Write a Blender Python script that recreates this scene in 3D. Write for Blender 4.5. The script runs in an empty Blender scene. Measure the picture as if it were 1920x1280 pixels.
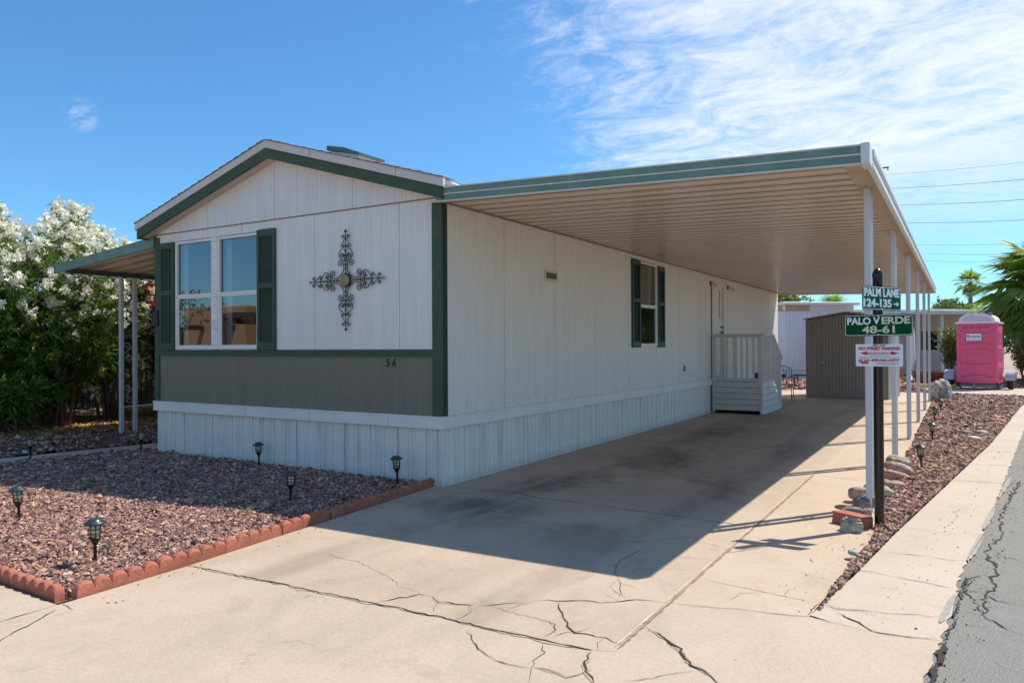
import bpy, math, random
import numpy as np
from mathutils import Vector, Matrix
R = math.radians
sc = bpy.context.scene
COL = sc.collection

# ------------------------------------------------------------------ camera
cam_d = bpy.data.cameras.new("camera"); cam = bpy.data.objects.new("camera", cam_d); COL.objects.link(cam)
cam_d.sensor_width = 36.0; cam_d.lens = 26.03; cam_d.clip_end = 1500; cam_d.clip_start = 0.05
cr = Vector((0.854841, 0.518865, -0.00503)); cu = Vector((0.007319, -0.002363, 0.99997)); cf = Vector((-0.518838, 0.854853, 0.005818))
mw = Matrix((cr, cu, -cf)).transposed().to_4x4(); mw.translation = (4.7475, -6.3757, 1.5)
cam.matrix_world = mw
sc.camera = cam

# ------------------------------------------------------------------ light
SX, SY, SZ = 0.40, 0.57, 1.0
sun_dir = Vector((SX, SY, SZ)).normalized()
elev = math.asin(sun_dir.z); az = math.atan2(sun_dir.x, sun_dir.y)
sl = bpy.data.lights.new("sun", 'SUN'); sl.energy = 5.0; sl.angle = R(0.5); sl.color = (1.0, 0.955, 0.88)
so = bpy.data.objects.new("sun", sl); COL.objects.link(so); so.location = (20, 30, 50)
so.rotation_euler = (-sun_dir).to_track_quat('-Z', 'Y').to_euler()

world = bpy.data.worlds.new("World"); sc.world = world; world.use_nodes = True
def build_world():
    nt = world.node_tree; N = nt.nodes; L = nt.links; N.clear()
    out = N.new('ShaderNodeOutputWorld'); bg = N.new('ShaderNodeBackground'); L.new(bg.outputs[0], out.inputs[0])
    sky = N.new('ShaderNodeTexSky'); sky.sky_type = 'NISHITA'; sky.sun_disc = False
    sky.sun_elevation = elev; sky.sun_rotation = az; sky.altitude = 350; sky.air_density = 1.0; sky.dust_density = 0.6; sky.ozone_density = 2.0
    S = 0.115
    bg.inputs[1].default_value = S
    def math_(op, a, b=None, c=None):
        n = N.new('ShaderNodeMath'); n.operation = op
        for i, v in enumerate((a, b, c)):
            if v is None: continue
            if isinstance(v, (int, float)): n.inputs[i].default_value = v
            else: L.new(v, n.inputs[i])
        return n.outputs[0]
    tc = N.new('ShaderNodeTexCoord'); sep = N.new('ShaderNodeSeparateXYZ'); L.new(tc.outputs['Generated'], sep.inputs[0])
    zz = math_('ADD', math_('MAXIMUM', sep.outputs[2], 0.0), 0.12)
    u = math_('DIVIDE', sep.outputs[0], zz); v = math_('DIVIDE', sep.outputs[1], zz)
    cmb = N.new('ShaderNodeCombineXYZ'); L.new(u, cmb.inputs[0]); L.new(v, cmb.inputs[1])
    def noise(vec, scale, detail, rough, sc3, rot, dist=0.0, off=(0, 0, 0)):
        mp = N.new('ShaderNodeMapping'); mp.inputs['Scale'].default_value = sc3; mp.inputs['Rotation'].default_value = (0, 0, rot); mp.inputs['Location'].default_value = off
        L.new(vec, mp.inputs[0]); n = N.new('ShaderNodeTexNoise'); n.inputs['Scale'].default_value = scale
        n.inputs['Detail'].default_value = detail; n.inputs['Roughness'].default_value = rough; n.inputs['Distortion'].default_value = dist
        L.new(mp.outputs[0], n.inputs[0]); return n.outputs[0]
    n1 = noise(cmb.outputs[0], 0.9, 4, 0.55, (1, 1, 1), 0.3, 0.4)
    n2 = noise(cmb.outputs[0], 3.4, 12, 0.66, (1.0, 1.5, 1), R(40), 1.6, (3.1, 1.2, 0))
    n3 = noise(cmb.outputs[0], 11.0, 8, 0.7, (0.9, 1.5, 1), R(28), 1.5)
    # cloud deck lies towards the +X side of the sky; it thins out towards -X
    dn = N.new('ShaderNodeVectorMath'); dn.operation = 'DOT_PRODUCT'; L.new(tc.outputs['Generated'], dn.inputs[0]); dn.inputs[1].default_value = Vector((0.05, 0.86, 0.42)).normalized()
    mr = N.new('ShaderNodeMapRange'); mr.interpolation_type = 'SMOOTHSTEP'; L.new(dn.outputs['Value'], mr.inputs[0])
    mr.inputs[1].default_value = 0.74; mr.inputs[2].default_value = 0.97; mr.inputs[3].default_value = -0.30; mr.inputs[4].default_value = 0.20
    s = math_('ADD', math_('MULTIPLY', n1, 0.48), math_('MULTIPLY', n2, 0.50))
    s = math_('ADD', s, math_('MULTIPLY', n3, 0.22))
    s = math_('ADD', s, mr.outputs[0])
    # second cirrus bank overhead and behind the viewer, unseen, added to neutralise ambient light
    dn2 = N.new('ShaderNodeVectorMath'); dn2.operation = 'DOT_PRODUCT'; L.new(tc.outputs['Generated'], dn2.inputs[0]); dn2.inputs[1].default_value = Vector((0.35, -0.55, 0.75)).normalized()
    mr2 = N.new('ShaderNodeMapRange'); mr2.interpolation_type = 'SMOOTHSTEP'; L.new(dn2.outputs['Value'], mr2.inputs[0])
    mr2.inputs[1].default_value = 0.45; mr2.inputs[2].default_value = 0.9; mr2.inputs[3].default_value = 0.0; mr2.inputs[4].default_value = 0.30
    s = math_('ADD', s, mr2.outputs[0])
    m2 = N.new('ShaderNodeMapRange'); m2.interpolation_type = 'SMOOTHSTEP'; L.new(s, m2.inputs[0])
    m2.inputs[1].default_value = 0.52; m2.inputs[2].default_value = 0.90; m2.inputs[3].default_value = 0.0; m2.inputs[4].default_value = 0.90
    low = N.new('ShaderNodeMapRange'); L.new(sep.outputs[2], low.inputs[0]); low.inputs[1].default_value = 0.09; low.inputs[2].default_value = 0.24
    fac = math_('MULTIPLY', m2.outputs[0], low.outputs[0])
    tint = N.new('ShaderNodeMix'); tint.data_type = 'RGBA'; tint.blend_type = 'MULTIPLY'; tint.inputs[0].default_value = 1.0
    L.new(sky.outputs[0], tint.inputs[6]); tint.inputs[7].default_value = SKYT
    dn3 = N.new('ShaderNodeVectorMath'); dn3.operation = 'DOT_PRODUCT'; L.new(tc.outputs['Generated'], dn3.inputs[0]); dn3.inputs[1].default_value = Vector((-1.016, 0.552, 0.315)).normalized()
    mr3 = N.new('ShaderNodeMapRange'); mr3.interpolation_type = 'SMOOTHSTEP'; L.new(dn3.outputs['Value'], mr3.inputs[0]); mr3.inputs[1].default_value = 0.99975; mr3.inputs[2].default_value = 1.0; mr3.inputs[4].default_value = 0.40
    wis = N.new('ShaderNodeMapRange'); L.new(math_('ADD', math_('MULTIPLY', n2, 0.6), math_('MULTIPLY', n3, 0.4)), wis.inputs[0]); wis.inputs[1].default_value = 0.46; wis.inputs[2].default_value = 0.60
    fac = math_('MAXIMUM', fac, math_('MULTIPLY', mr3.outputs[0], wis.outputs[0]))
    mix = N.new('ShaderNodeMix'); mix.data_type = 'RGBA'; L.new(fac, mix.inputs[0]); L.new(tint.outputs[2], mix.inputs[6])
    mix.inputs[7].default_value = (0.86 / S, 0.90 / S, 0.97 / S, 1)
    L.new(mix.outputs[2], bg.inputs[0])
SKYT = (0.60, 1.06, 1.36, 1)
build_world()
sc.view_settings.view_transform = 'Standard'; sc.view_settings.look = 'None'; sc.view_settings.gamma = 1.0
sc.view_settings.exposure = 0.20; sc.view_settings.use_curve_mapping = False
sc.cycles.use_denoising = True; sc.cycles.sample_clamp_indirect = 4.0; sc.cycles.max_bounces = 8; sc.cycles.transparent_max_bounces = 12

# ------------------------------------------------------------------ helpers
rnd = random.Random(7)
def tag(o, label=None, cat=None, group=None, kind=None):
    if label: o['label'] = label
    if cat: o['category'] = cat
    if group: o['group'] = group
    if kind: o['kind'] = kind
    return o
def thing(name, label, cat, loc=(0, 0, 0), rz=0.0, group=None):
    o = bpy.data.objects.new(name, None); COL.objects.link(o); o.location = loc; o.rotation_euler = (0, 0, rz)
    o.empty_display_size = 0.1
    return tag(o, label, cat, group)
class MB:
    def __init__(s): s.v = []; s.f = []; s.m = []; s.s = []
    def add(s, vs, fs, mi=0, sm=False):
        b = len(s.v); s.v += [tuple(v) for v in vs]
        for f in fs: s.f.append(tuple(i + b for i in f)); s.m.append(mi); s.s.append(sm)
        return s
    def box(s, a, b, mi=0, M=None, bev=0.0):
        x0, y0, z0 = a; x1, y1, z1 = b
        if x0 > x1: x0, x1 = x1, x0
        if y0 > y1: y0, y1 = y1, y0
        if z0 > z1: z0, z1 = z1, z0
        if bev > 0:
            import itertools
            c = bev; vs = []; 
            # chamfer vertical and horizontal edges: 24 vertex box
            for X, sx in ((x0, 1), (x1, -1)):
                for Y, sy in ((y0, 1), (y1, -1)):
                    for Z, sz in ((z0, 1), (z1, -1)):
                        vs += [(X, Y + sy * c, Z + sz * c), (X + sx * c, Y, Z + sz * c), (X + sx * c, Y + sy * c, Z)]
            def id(i, j, k, a_): return (i * 4 + j * 2 + k) * 3 + a_
            fs = []
            for i in (0, 1): q = [id(i, 0, 0, 0), id(i, 1, 0, 0), id(i, 1, 1, 0), id(i, 0, 1, 0)]; fs.append(q if i else q[::-1])
            for j in (0, 1): q = [id(0, j, 0, 1), id(1, j, 0, 1), id(1, j, 1, 1), id(0, j, 1, 1)]; fs.append(q[::-1] if j else q)
            for k in (0, 1): q = [id(0, 0, k, 2), id(1, 0, k, 2), id(1, 1, k, 2), id(0, 1, k, 2)]; fs.append(q if k else q[::-1])
            for i in (0, 1):
                for j in (0, 1): q = [id(i, j, 0, 0), id(i, j, 0, 1), id(i, j, 1, 1), id(i, j, 1, 0)]; fs.append(q if (i + j) % 2 else q[::-1])
            for i in (0, 1):
                for k in (0, 1): q = [id(i, 0, k, 0), id(i, 0, k, 2), id(i, 1, k, 2), id(i, 1, k, 0)]; fs.append(q[::-1] if (i + k) % 2 else q)
            for j in (0, 1):
                for k in (0, 1): q = [id(0, j, k, 1), id(0, j, k, 2), id(1, j, k, 2), id(1, j, k, 1)]; fs.append(q if (j + k) % 2 else q[::-1])
            for i in (0, 1):
                for j in (0, 1):
                    for k in (0, 1): q = [id(i, j, k, 0), id(i, j, k, 1), id(i, j, k, 2)]; fs.append(q if (i + j + k) % 2 == 0 else q[::-1])
        else:
            vs = [(x0, y0, z0), (x1, y0, z0), (x1, y1, z0), (x0, y1, z0), (x0, y0, z1), (x1, y0, z1), (x1, y1, z1), (x0, y1, z1)]
            fs = [(3, 2, 1, 0), (4, 5, 6, 7), (0, 1, 5, 4), (1, 2, 6, 5), (2, 3, 7, 6), (3, 0, 4, 7)]
        if M is not None: vs = [M @ Vector(v) for v in vs]
        return s.add(vs, fs, mi)
    def prism(s, poly, n, mi=0, cap=True):
        """poly: list of 3D points (planar), n: extrusion vector"""
        k = len(poly); n = Vector(n); vs = [Vector(p) for p in poly] + [Vector(p) + n for p in poly]
        fs = [(i, (i + 1) % k, k + (i + 1) % k, k + i) for i in range(k)]
        if cap: fs += [tuple(range(k))[::-1], tuple(range(k, 2 * k))]
        return s.add(vs, fs, mi)
    def tube(s, pts, r, n=6, mi=0, sm=True, cap=True):
        pts = [Vector(p) for p in pts]; m = len(pts); vs = []; prev = None
        for i, p in enumerate(pts):
            t = (pts[min(i + 1, m - 1)] - pts[max(i - 1, 0)]).normalized()
            if prev is None:
                a = Vector((0, 0, 1)) if abs(t.z) < 0.9 else Vector((1, 0, 0)); x = t.cross(a).normalized()
            else: x = (prev - t * prev.dot(t)).normalized()
            prev = x; y = t.cross(x); rr = r[i] if isinstance(r, (list, tuple)) else r
            for j in range(n): a = 2 * math.pi * j / n; vs.append(p + (x * math.cos(a) + y * math.sin(a)) * rr)
        fs = [(i * n + j, i * n + (j + 1) % n, (i + 1) * n + (j + 1) % n, (i + 1) * n + j) for i in range(m - 1) for j in range(n)]
        if cap: fs += [tuple(range(n))[::-1], tuple((m - 1) * n + j for j in range(n))]
        return s.add(vs, fs, mi, sm)
    def lathe(s, prof, c=(0, 0, 0), n=16, mi=0, sm=True, M=None):
        vs = []; 
        for r, z in prof:
            for j in range(n): a = 2 * math.pi * j / n; vs.append(Vector((r * math.cos(a), r * math.sin(a), z)))
        m = len(prof)
        fs = [(i * n + j, i * n + (j + 1) % n, (i + 1) * n + (j + 1) % n, (i + 1) * n + j) for i in range(m - 1) for j in range(n)]
        fs += [tuple(range(n))[::-1], tuple((m - 1) * n + j for j in range(n))]
        if M is not None: vs = [M @ v for v in vs]
        vs = [v + Vector(c) for v in vs]
        return s.add(vs, fs, mi, sm)
    def build(s, name, mats, parent=None):
        me = bpy.data.meshes.new(name); me.from_pydata(s.v, [], s.f)
        for m in (mats if isinstance(mats, (list, tuple)) else [mats]): me.materials.append(m)
        me.polygons.foreach_set('material_index', s.m); me.polygons.foreach_set('use_smooth', s.s); me.update()
        o = bpy.data.objects.new(name, me); COL.objects.link(o)
        if parent is not None: o.parent = parent
        return o
def copy_tree(o, parent=None):
    c = o.copy(); COL.objects.link(c); c.parent = parent
    for ch in o.children: copy_tree(ch, c)
    return c
def np_mesh(name, verts, loops, nper, mats, parent=None, tint=None, midx=None, smooth=False):
    """verts (n,3), loops flat, all faces with nper verts"""
    me = bpy.data.meshes.new(name); nf = len(loops) // nper
    me.vertices.add(len(verts)); me.vertices.foreach_set('co', np.asarray(verts, np.float32).ravel())
    me.loops.add(len(loops)); me.loops.foreach_set('vertex_index', np.asarray(loops, np.int32))
    me.polygons.add(nf); me.polygons.foreach_set('loop_start', np.arange(nf, dtype=np.int32) * nper)
    me.polygons.foreach_set('loop_total', np.full(nf, nper, np.int32))
    for m in (mats if isinstance(mats, (list, tuple)) else [mats]): me.materials.append(m)
    if midx is not None: me.polygons.foreach_set('material_index', np.asarray(midx, np.int32))
    me.polygons.foreach_set('use_smooth', np.full(nf, smooth, bool))
    if tint is not None:
        at = me.attributes.new('tint', 'FLOAT', 'POINT'); at.data.foreach_set('value', np.asarray(tint, np.float32))
    me.update(); me.validate()
    o = bpy.data.objects.new(name, me); COL.objects.link(o)
    if parent is not None: o.parent = parent
    return o

# ------------------------------------------------------------------ materials
class MT:
    def __init__(s, name):
        s.m = bpy.data.materials.new(name); s.m.use_nodes = True; s.nt = s.m.node_tree; s.N = s.nt.nodes; s.L = s.nt.links
        s.b = s.N['Principled BSDF']; s.tc = s.N.new('ShaderNodeTexCoord').outputs['Object']
    def val(s, sock, v):
        if isinstance(v, (int, float, tuple, list)): sock.default_value = v
        else: s.L.new(v, sock)
    def math(s, op, a, b=None, c=None, clamp=False):
        n = s.N.new('ShaderNodeMath'); n.operation = op; n.use_clamp = clamp
        for i, v in enumerate((a, b, c)):
            if v is not None: s.val(n.inputs[i], v)
        return n.outputs[0]
    def noise(s, scale, detail=4, rough=0.55, dist=0.0, sc3=None, vec=None, rot=0, off=(0, 0, 0)):
        vec = vec or s.tc
        if sc3 or rot or any(off):
            mp = s.N.new('ShaderNodeMapping'); mp.inputs['Scale'].default_value = sc3 or (1, 1, 1); mp.inputs['Rotation'].default_value = (0, 0, rot); mp.inputs['Location'].default_value = off
            s.L.new(vec, mp.inputs[0]); vec = mp.outputs[0]
        n = s.N.new('ShaderNodeTexNoise'); s.L.new(vec, n.inputs[0])
        n.inputs['Scale'].default_value = scale; n.inputs['Detail'].default_value = detail; n.inputs['Roughness'].default_value = rough; n.inputs['Distortion'].default_value = dist
        return n.outputs[0]
    def ramp(s, f, stops):
        n = s.N.new('ShaderNodeValToRGB'); s.L.new(f, n.inputs[0]); e = n.color_ramp.elements
        while len(e) < len(stops): e.new(0.5)
        for i, (p, c) in enumerate(stops):
            e[i].position = p; e[i].color = (c[0], c[1], c[2], 1) if isinstance(c, (tuple, list)) else (c, c, c, 1)
        return n.outputs[0]
    def maprange(s, f, a, b, c=0.0, d=1.0, smooth=True):
        n = s.N.new('ShaderNodeMapRange'); n.interpolation_type = 'SMOOTHSTEP' if smooth else 'LINEAR'; s.val(n.inputs[0], f)
        for i, v in enumerate((a, b, c, d)): n.inputs[i + 1].default_value = v
        return n.outputs[0]
    def mix(s, f, a, b, mode='MIX'):
        n = s.N.new('ShaderNodeMix'); n.data_type = 'RGBA'; n.blend_type = mode; s.val(n.inputs[0], f)
        for i, v in ((6, a), (7, b)):
            if isinstance(v, (tuple, list)): n.inputs[i].default_value = (v[0], v[1], v[2], 1)
            else: s.L.new(v, n.inputs[i])
        return n.outputs[2]
    def sep(s, v=None):
        n = s.N.new('ShaderNodeSeparateXYZ'); s.L.new(v or s.tc, n.inputs[0]); return n.outputs
    def attr(s, name):
        n = s.N.new('ShaderNodeAttribute'); n.attribute_name = name; return n.outputs['Fac']
    def bump(s, h, strength=0.3, dist=0.01):
        n = s.N.new('ShaderNodeBump'); n.inputs['Strength'].default_value = strength; n.inputs['Distance'].default_value = dist
        s.L.new(h, n.inputs['Height']); s.L.new(n.outputs[0], s.b.inputs['Normal']); return s
    def fin(s, col, rough=0.7, metal=0.0, spec=None):
        s.val(s.b.inputs['Base Color'], (col[0], col[1], col[2], 1) if isinstance(col, (tuple, list)) else col)
        s.val(s.b.inputs['Roughness'], rough); s.b.inputs['Metallic'].default_value = metal
        if spec is not None: s.b.inputs['Specular IOR Level'].default_value = spec
        return s.m
def paint(name, c, rough=0.55, var=0.12, scale=3.0, metal=0.0, sc3=None, bump=0.0, dirt=None, spec=None):
    """painted or plain surface: colour varied by a soft noise, a little fine wear"""
    t = MT(name); n = t.noise(scale, 6, 0.6, sc3=sc3); n2 = t.noise(scale * 9, 3, 0.6)
    f = t.math('ADD', t.math('MULTIPLY', n, 0.7), t.math('MULTIPLY', n2, 0.3))
    lo = tuple(x * (1 - var) for x in c); hi = tuple(min(1, x * (1 + var)) for x in c)
    col = t.ramp(f, [(0.3, lo), (0.7, hi)])
    if dirt:
        d = t.maprange(t.noise(scale * 1.7, 8, 0.7, 1.0, off=(5, 2, 1)), 0.55, 0.75)
        col = t.mix(t.math('MULTIPLY', d, dirt[3]), col, dirt[:3])
    if bump: t.bump(n2, bump, 0.004)
    return t.fin(col, rough, metal, spec)

def siding(name, base, off, period=1.31):
    t = MT(name); x, y, z = t.sep(); u = t.math('ADD', x, y)
    um = t.math('FRACT', t.math('DIVIDE', t.math('SUBTRACT', u, off - 40 * period), period))
    seam = t.math('LESS_THAN', t.math('ABSOLUTE', t.math('SUBTRACT', um, 0.5)), 0.0024)  # seam at 0.5
    ug = t.math('FRACT', t.math('MULTIPLY', um, 8.0))
    gd = t.math('ABSOLUTE', t.math('SUBTRACT', ug, 0.5))
    groove = t.maprange(gd, 0.0, 0.035, 1, 0)
    comb = t.N.new('ShaderNodeCombineXYZ'); t.L.new(u, comb.inputs[0]); t.L.new(z, comb.inputs[2])
    grain = t.noise(55, 5, 0.6, sc3=(1, 1, 0.035), vec=comb.outputs[0])
    wide = t.noise(6, 4, 0.6, sc3=(1, 1, 0.12), vec=comb.outputs[0])
    lo = tuple(c * 0.87 for c in base)
    col = t.ramp(t.math('ADD', t.math('MULTIPLY', grain, 0.6), t.math('MULTIPLY', wide, 0.4)), [(0.35, lo), (0.62, base)])
    col = t.mix(t.math('MULTIPLY', groove, t.maprange(wide, 0.42, 0.62, 0.03, 0.26)), col, tuple(c * 0.55 for c in base))
    # brown weathering at the groove tops and a spatter of dust low down
    top = t.math('MULTIPLY', t.maprange(z, 2.4, 3.1), t.maprange(t.noise(24, 5, 0.7, sc3=(1, 1, 0.05), vec=comb.outputs[0], off=(3, 0, 0)), 0.45, 0.7))
    col = t.mix(t.math('MULTIPLY', top, 0.28), col, (base[0] * 0.62, base[1] * 0.5, base[2] * 0.4))
    col = t.mix(t.math('MULTIPLY', seam, 0.8), col, (0.16, 0.12, 0.10))
    h = t.math('SUBTRACT', t.math('MULTIPLY', grain, 0.5), t.math('MULTIPLY', t.math('MAXIMUM', groove, seam), 1.2))
    t.bump(h, 0.35, 0.004)
    nz_ = t.math('MULTIPLY', t.math('LESS_THAN', t.math('ABSOLUTE', t.math('SUBTRACT', ug, 0.5)), 0.045), t.math('LESS_THAN', t.math('ABSOLUTE', t.math('SUBTRACT', t.math('FRACT', t.math('MULTIPLY', z, 3.3)), 0.5)), 0.012))
    col = t.mix(t.math('MULTIPLY', nz_, .5), col, (0.3, 0.26, 0.22))
    splash = t.math('MULTIPLY', t.maprange(z, .74, 1.25, 1, 0), t.maprange(t.noise(7, 8, .75), .45, .68)); col = t.mix(t.math('MULTIPLY', splash, .35), col, tuple(c * .62 for c in base))
    return t.fin(col, 0.7, spec=.2)
def concrete(name, c1, c2, c3, stains=(), speck=0.5):
    t = MT(name)
    big = t.noise(0.55, 5, 0.6, 0.6); med = t.noise(3.2, 6, 0.65, 0.5, sc3=(1, 0.55, 1), rot=0.5); fine = t.noise(90, 4, 0.75); grit = t.noise(320, 2, 0.6)
    f = t.math('ADD', t.math('MULTIPLY', big, 0.55), t.math('MULTIPLY', med, 0.45))
    col = t.ramp(f, [(0.36, c1), (0.5, c2), (0.64, c3)])
    col = t.mix(0.42, col, t.ramp(t.math('ADD', t.math('MULTIPLY', fine, .5), t.math('MULTIPLY', t.noise(34, 4, .8), .5)), [(0.3, tuple(x * 0.55 for x in c2)), (0.7, tuple(min(1, x * 1.35) for x in c2))]))
    blot = t.maprange(t.noise(1.3, 7, 0.7, 1.2, off=(7, 3, 0)), 0.56, 0.72)
    col = t.mix(t.math('MULTIPLY', blot, 0.50), col, tuple(x * 0.68 for x in c2))
    pale = t.maprange(t.noise(2.1, 8, 0.72, 0.8, off=(1, 9, 0)), 0.62, 0.74)
    col = t.mix(t.math('MULTIPLY', pale, 0.42), col, (0.62, 0.58, 0.52))
    dots = t.N.new('ShaderNodeTexVoronoi'); dots.inputs['Scale'].default_value = 5.0; t.L.new(t.tc, dots.inputs[0])
    dm = t.maprange(dots.outputs['Distance'], 0.02, 0.045, 1, 0); dsel = t.math('GREATER_THAN', t.noise(2.3, 2, 0.5), 0.53)
    col = t.mix(t.math('MULTIPLY', t.math('MULTIPLY', dm, dsel), 0.65), col, (0.08, 0.06, 0.05))
    gm = t.maprange(t.noise(120, 2, .6), 0.60, 0.70)
    col = t.mix(t.math('MULTIPLY', gm, speck * 0.45), col, (0.13, 0.10, 0.08))
    # oil, tyre and dirt stains at fixed spots; a broad one deepens carport shade
    x, y, z = t.sep(); nz = t.noise(1.6, 8, 0.7, 1.0); streak = t.maprange(t.noise(4.0, 8, 0.7, 0.3, sc3=(1, .35, 1), rot=.15), 0.32, 0.66, 0.35, 1.0)
    for (sx, sy, rx, ry, rot, st) in stains:
        ca, sa = math.cos(rot), math.sin(rot)
        dx = t.math('SUBTRACT', x, sx); dy = t.math('SUBTRACT', y, sy)
        a = t.math('DIVIDE', t.math('ADD', t.math('MULTIPLY', dx, ca), t.math('MULTIPLY', dy, sa)), rx)
        b = t.math('DIVIDE', t.math('SUBTRACT', t.math('MULTIPLY', dy, ca), t.math('MULTIPLY', dx, sa)), ry)
        d = t.math('SQRT', t.math('ADD', t.math('MULTIPLY', a, a), t.math('MULTIPLY', b, b)))
        d = t.math('ADD', d, t.math('MULTIPLY', t.math('SUBTRACT', nz, 0.5), 1.6))
        col = t.mix(t.math('MULTIPLY', t.maprange(d, 0.1, 1.15, st * 1.25, 0), streak), col, (0.090, 0.068, 0.054))
    if speck < 0.9:
        for xc, wd in ((0.95, .16), (2.55, .15)):
            w_ = t.math('ABSOLUTE', t.math('SUBTRACT', t.math('SUBTRACT', x, xc), t.math('MULTIPLY', t.math('SINE', t.math('MULTIPLY', y, .55)), .13)))
            col = t.mix(t.math('MULTIPLY', t.maprange(w_, wd * .4, wd * 1.4, .26, 0), streak), col, (0.10, 0.08, 0.07))
    crk = t.N.new('ShaderNodeTexVoronoi'); crk.feature = 'DISTANCE_TO_EDGE'; crk.inputs['Scale'].default_value = 1.15
    wv = t.N.new('ShaderNodeVectorMath'); wv.operation = 'ADD'; t.L.new(t.tc, wv.inputs[0]); cn = t.N.new('ShaderNodeTexNoise'); cn.inputs['Scale'].default_value = 2.2; cn.inputs['Detail'].default_value = 7; t.L.new(t.tc, cn.inputs[0]); t.L.new(cn.outputs['Color'], wv.inputs[1]); t.L.new(wv.outputs[0], crk.inputs[0])
    cm = t.math('MULTIPLY', t.maprange(crk.outputs['Distance'], 0.001, 0.006, 1, 0), t.maprange(t.noise(0.9, 3, .5, off=(11, 0, 0)), .5, .6))
    col = t.mix(t.math('MULTIPLY', cm, .38), col, (0.14, 0.10, 0.07))
    t.bump(t.math('ADD', t.math('MULTIPLY', fine, 0.5), t.math('MULTIPLY', med, 0.5)), 0.22, 0.006)
    return t.fin(col, t.maprange(med, 0.3, 0.7, 0.7, 0.9))
def leafmat(name, stops, trans=0.3, rough=0.45):
    t = MT(name); col = t.ramp(t.attr('tint'), stops)
    t.val(t.b.inputs['Base Color'], col); t.b.inputs['Roughness'].default_value = rough
    tr = t.N.new('ShaderNodeBsdfTranslucent'); t.L.new(t.mix(0.5, col, (0.25, 0.4, 0.05), 'MIX') if trans > 0.25 else col, tr.inputs[0])
    mx = t.N.new('ShaderNodeMixShader'); mx.inputs[0].default_value = trans; t.L.new(t.b.outputs[0], mx.inputs[1]); t.L.new(tr.outputs[0], mx.inputs[2])
    t.L.new(mx.outputs[0], t.N['Material Output'].inputs[0]); return t.m
def glassmat(name, refl, tint=(0.75, 0.8, 0.8)):
    t = MT(name); tr = t.N.new('ShaderNodeBsdfTransparent'); tr.inputs[0].default_value = (*tint, 1)
    gl = t.N.new('ShaderNodeBsdfGlossy'); gl.inputs['Roughness'].default_value = 0.012; gl.inputs[0].default_value = (0.9, 0.92, 0.95, 1)
    bp = t.N.new('ShaderNodeBump'); bp.inputs['Strength'].default_value = 0.02; bp.inputs['Distance'].default_value = 0.01; t.L.new(t.noise(2.5, 2, 0.5), bp.inputs['Height']); t.L.new(bp.outputs[0], gl.inputs['Normal'])
    fr = t.N.new('ShaderNodeFresnel'); fr.inputs[0].default_value = 1.5
    f = t.math('ADD', t.math('MULTIPLY', fr.outputs[0], 0.9), refl, clamp=True)
    mx = t.N.new('ShaderNodeMixShader'); t.L.new(f, mx.inputs[0]); t.L.new(tr.outputs[0], mx.inputs[1]); t.L.new(gl.outputs[0], mx.inputs[2])
    t.L.new(mx.outputs[0], t.N['Material Output'].inputs[0]); return t.m

WHITE = (0.83, 0.79, 0.74)
m_sid_front = siding('siding_front', WHITE, -0.58 - 0.655)
m_sid_side = siding('siding_side', (0.82, 0.77, 0.695), 1.27 - 0.655)
m_gable = siding('siding_gable', (0.80, 0.775, 0.745), -1.28 - 0.655)
m_olive = siding('siding_olive', (0.235, 0.21, 0.15), -0.58 - 0.655)
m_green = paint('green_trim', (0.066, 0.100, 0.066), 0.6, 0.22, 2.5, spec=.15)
m_green_shaded = paint('green_trim_shaded', (0.030, 0.052, 0.038), 0.6, 0.12, 2.5, spec=.15)  # same trim green with the shade of the side faces painted in
m_fascia_g = paint('aged_green_aluminium', (0.15, 0.255, 0.205), 0.55, 0.18, 4, spec=.2, dirt=(0.36, 0.42, 0.36, 0.35))
m_white = paint('white_paint', (0.79, 0.755, 0.70), 0.6, 0.08, 3, spec=.2, dirt=(0.45, 0.40, 0.34, 0.3))
m_cream = paint('cream_fascia', (0.62, 0.56, 0.50), 0.55, 0.08, 3)
m_soffit = paint('soffit_cream', (0.55, 0.48, 0.42), 0.6, 0.06, 2)
m_gutter = paint('white_gutter', (0.66, 0.66, 0.62), 0.4, 0.08, 3, dirt=(0.38, 0.36, 0.28, 0.35))
m_post = paint('post_aluminium', (0.60, 0.61, 0.62), 0.42, 0.06, 4)
m_pan = paint('carport_pan', (0.66, 0.56, 0.445), 0.27, 0.10, 1.2, sc3=(0.3, 3, 1), spec=0.9)
m_pan_shade = paint('pan_slot_shade', (0.33, 0.26, 0.195), 0.6, 0.3, 8)  # shade in the pan slots, painted as darker strips on their drop walls
m_pan_top = paint('carport_pan_top', (0.70, 0.69, 0.66), 0.5, 0.08, 1.5)
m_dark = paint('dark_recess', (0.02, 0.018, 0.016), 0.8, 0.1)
m_shingle = paint('roof_shingle', (0.19, 0.155, 0.14), 0.9, 0.35, 12, bump=0.5)
m_black = paint('black_plastic', (0.012, 0.012, 0.013), 0.4, 0.2, 8)
m_blackcap = paint('grey_black_cap', (0.035, 0.042, 0.045), 0.35, 0.3, 8)
m_iron = paint('wrought_iron', (0.022, 0.018, 0.018), 0.5, 0.3, 20)
m_bead = paint('tan_bead', (0.33, 0.27, 0.15), 0.5, 0.25, 30)
m_glass = glassmat('window_glass', 0.15, (0.55, 0.6, 0.62))
m_glass2 = glassmat('side_window_glass', 0.05, (0.7, 0.7, 0.7))
m_curtain = paint('curtain', (0.62, 0.66, 0.70), 0.9, 0.08, 6)
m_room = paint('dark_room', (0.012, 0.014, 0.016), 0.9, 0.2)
m_blind = paint('beige_blind', (0.50, 0.42, 0.33), 0.8, 0.08, 6)
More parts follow.
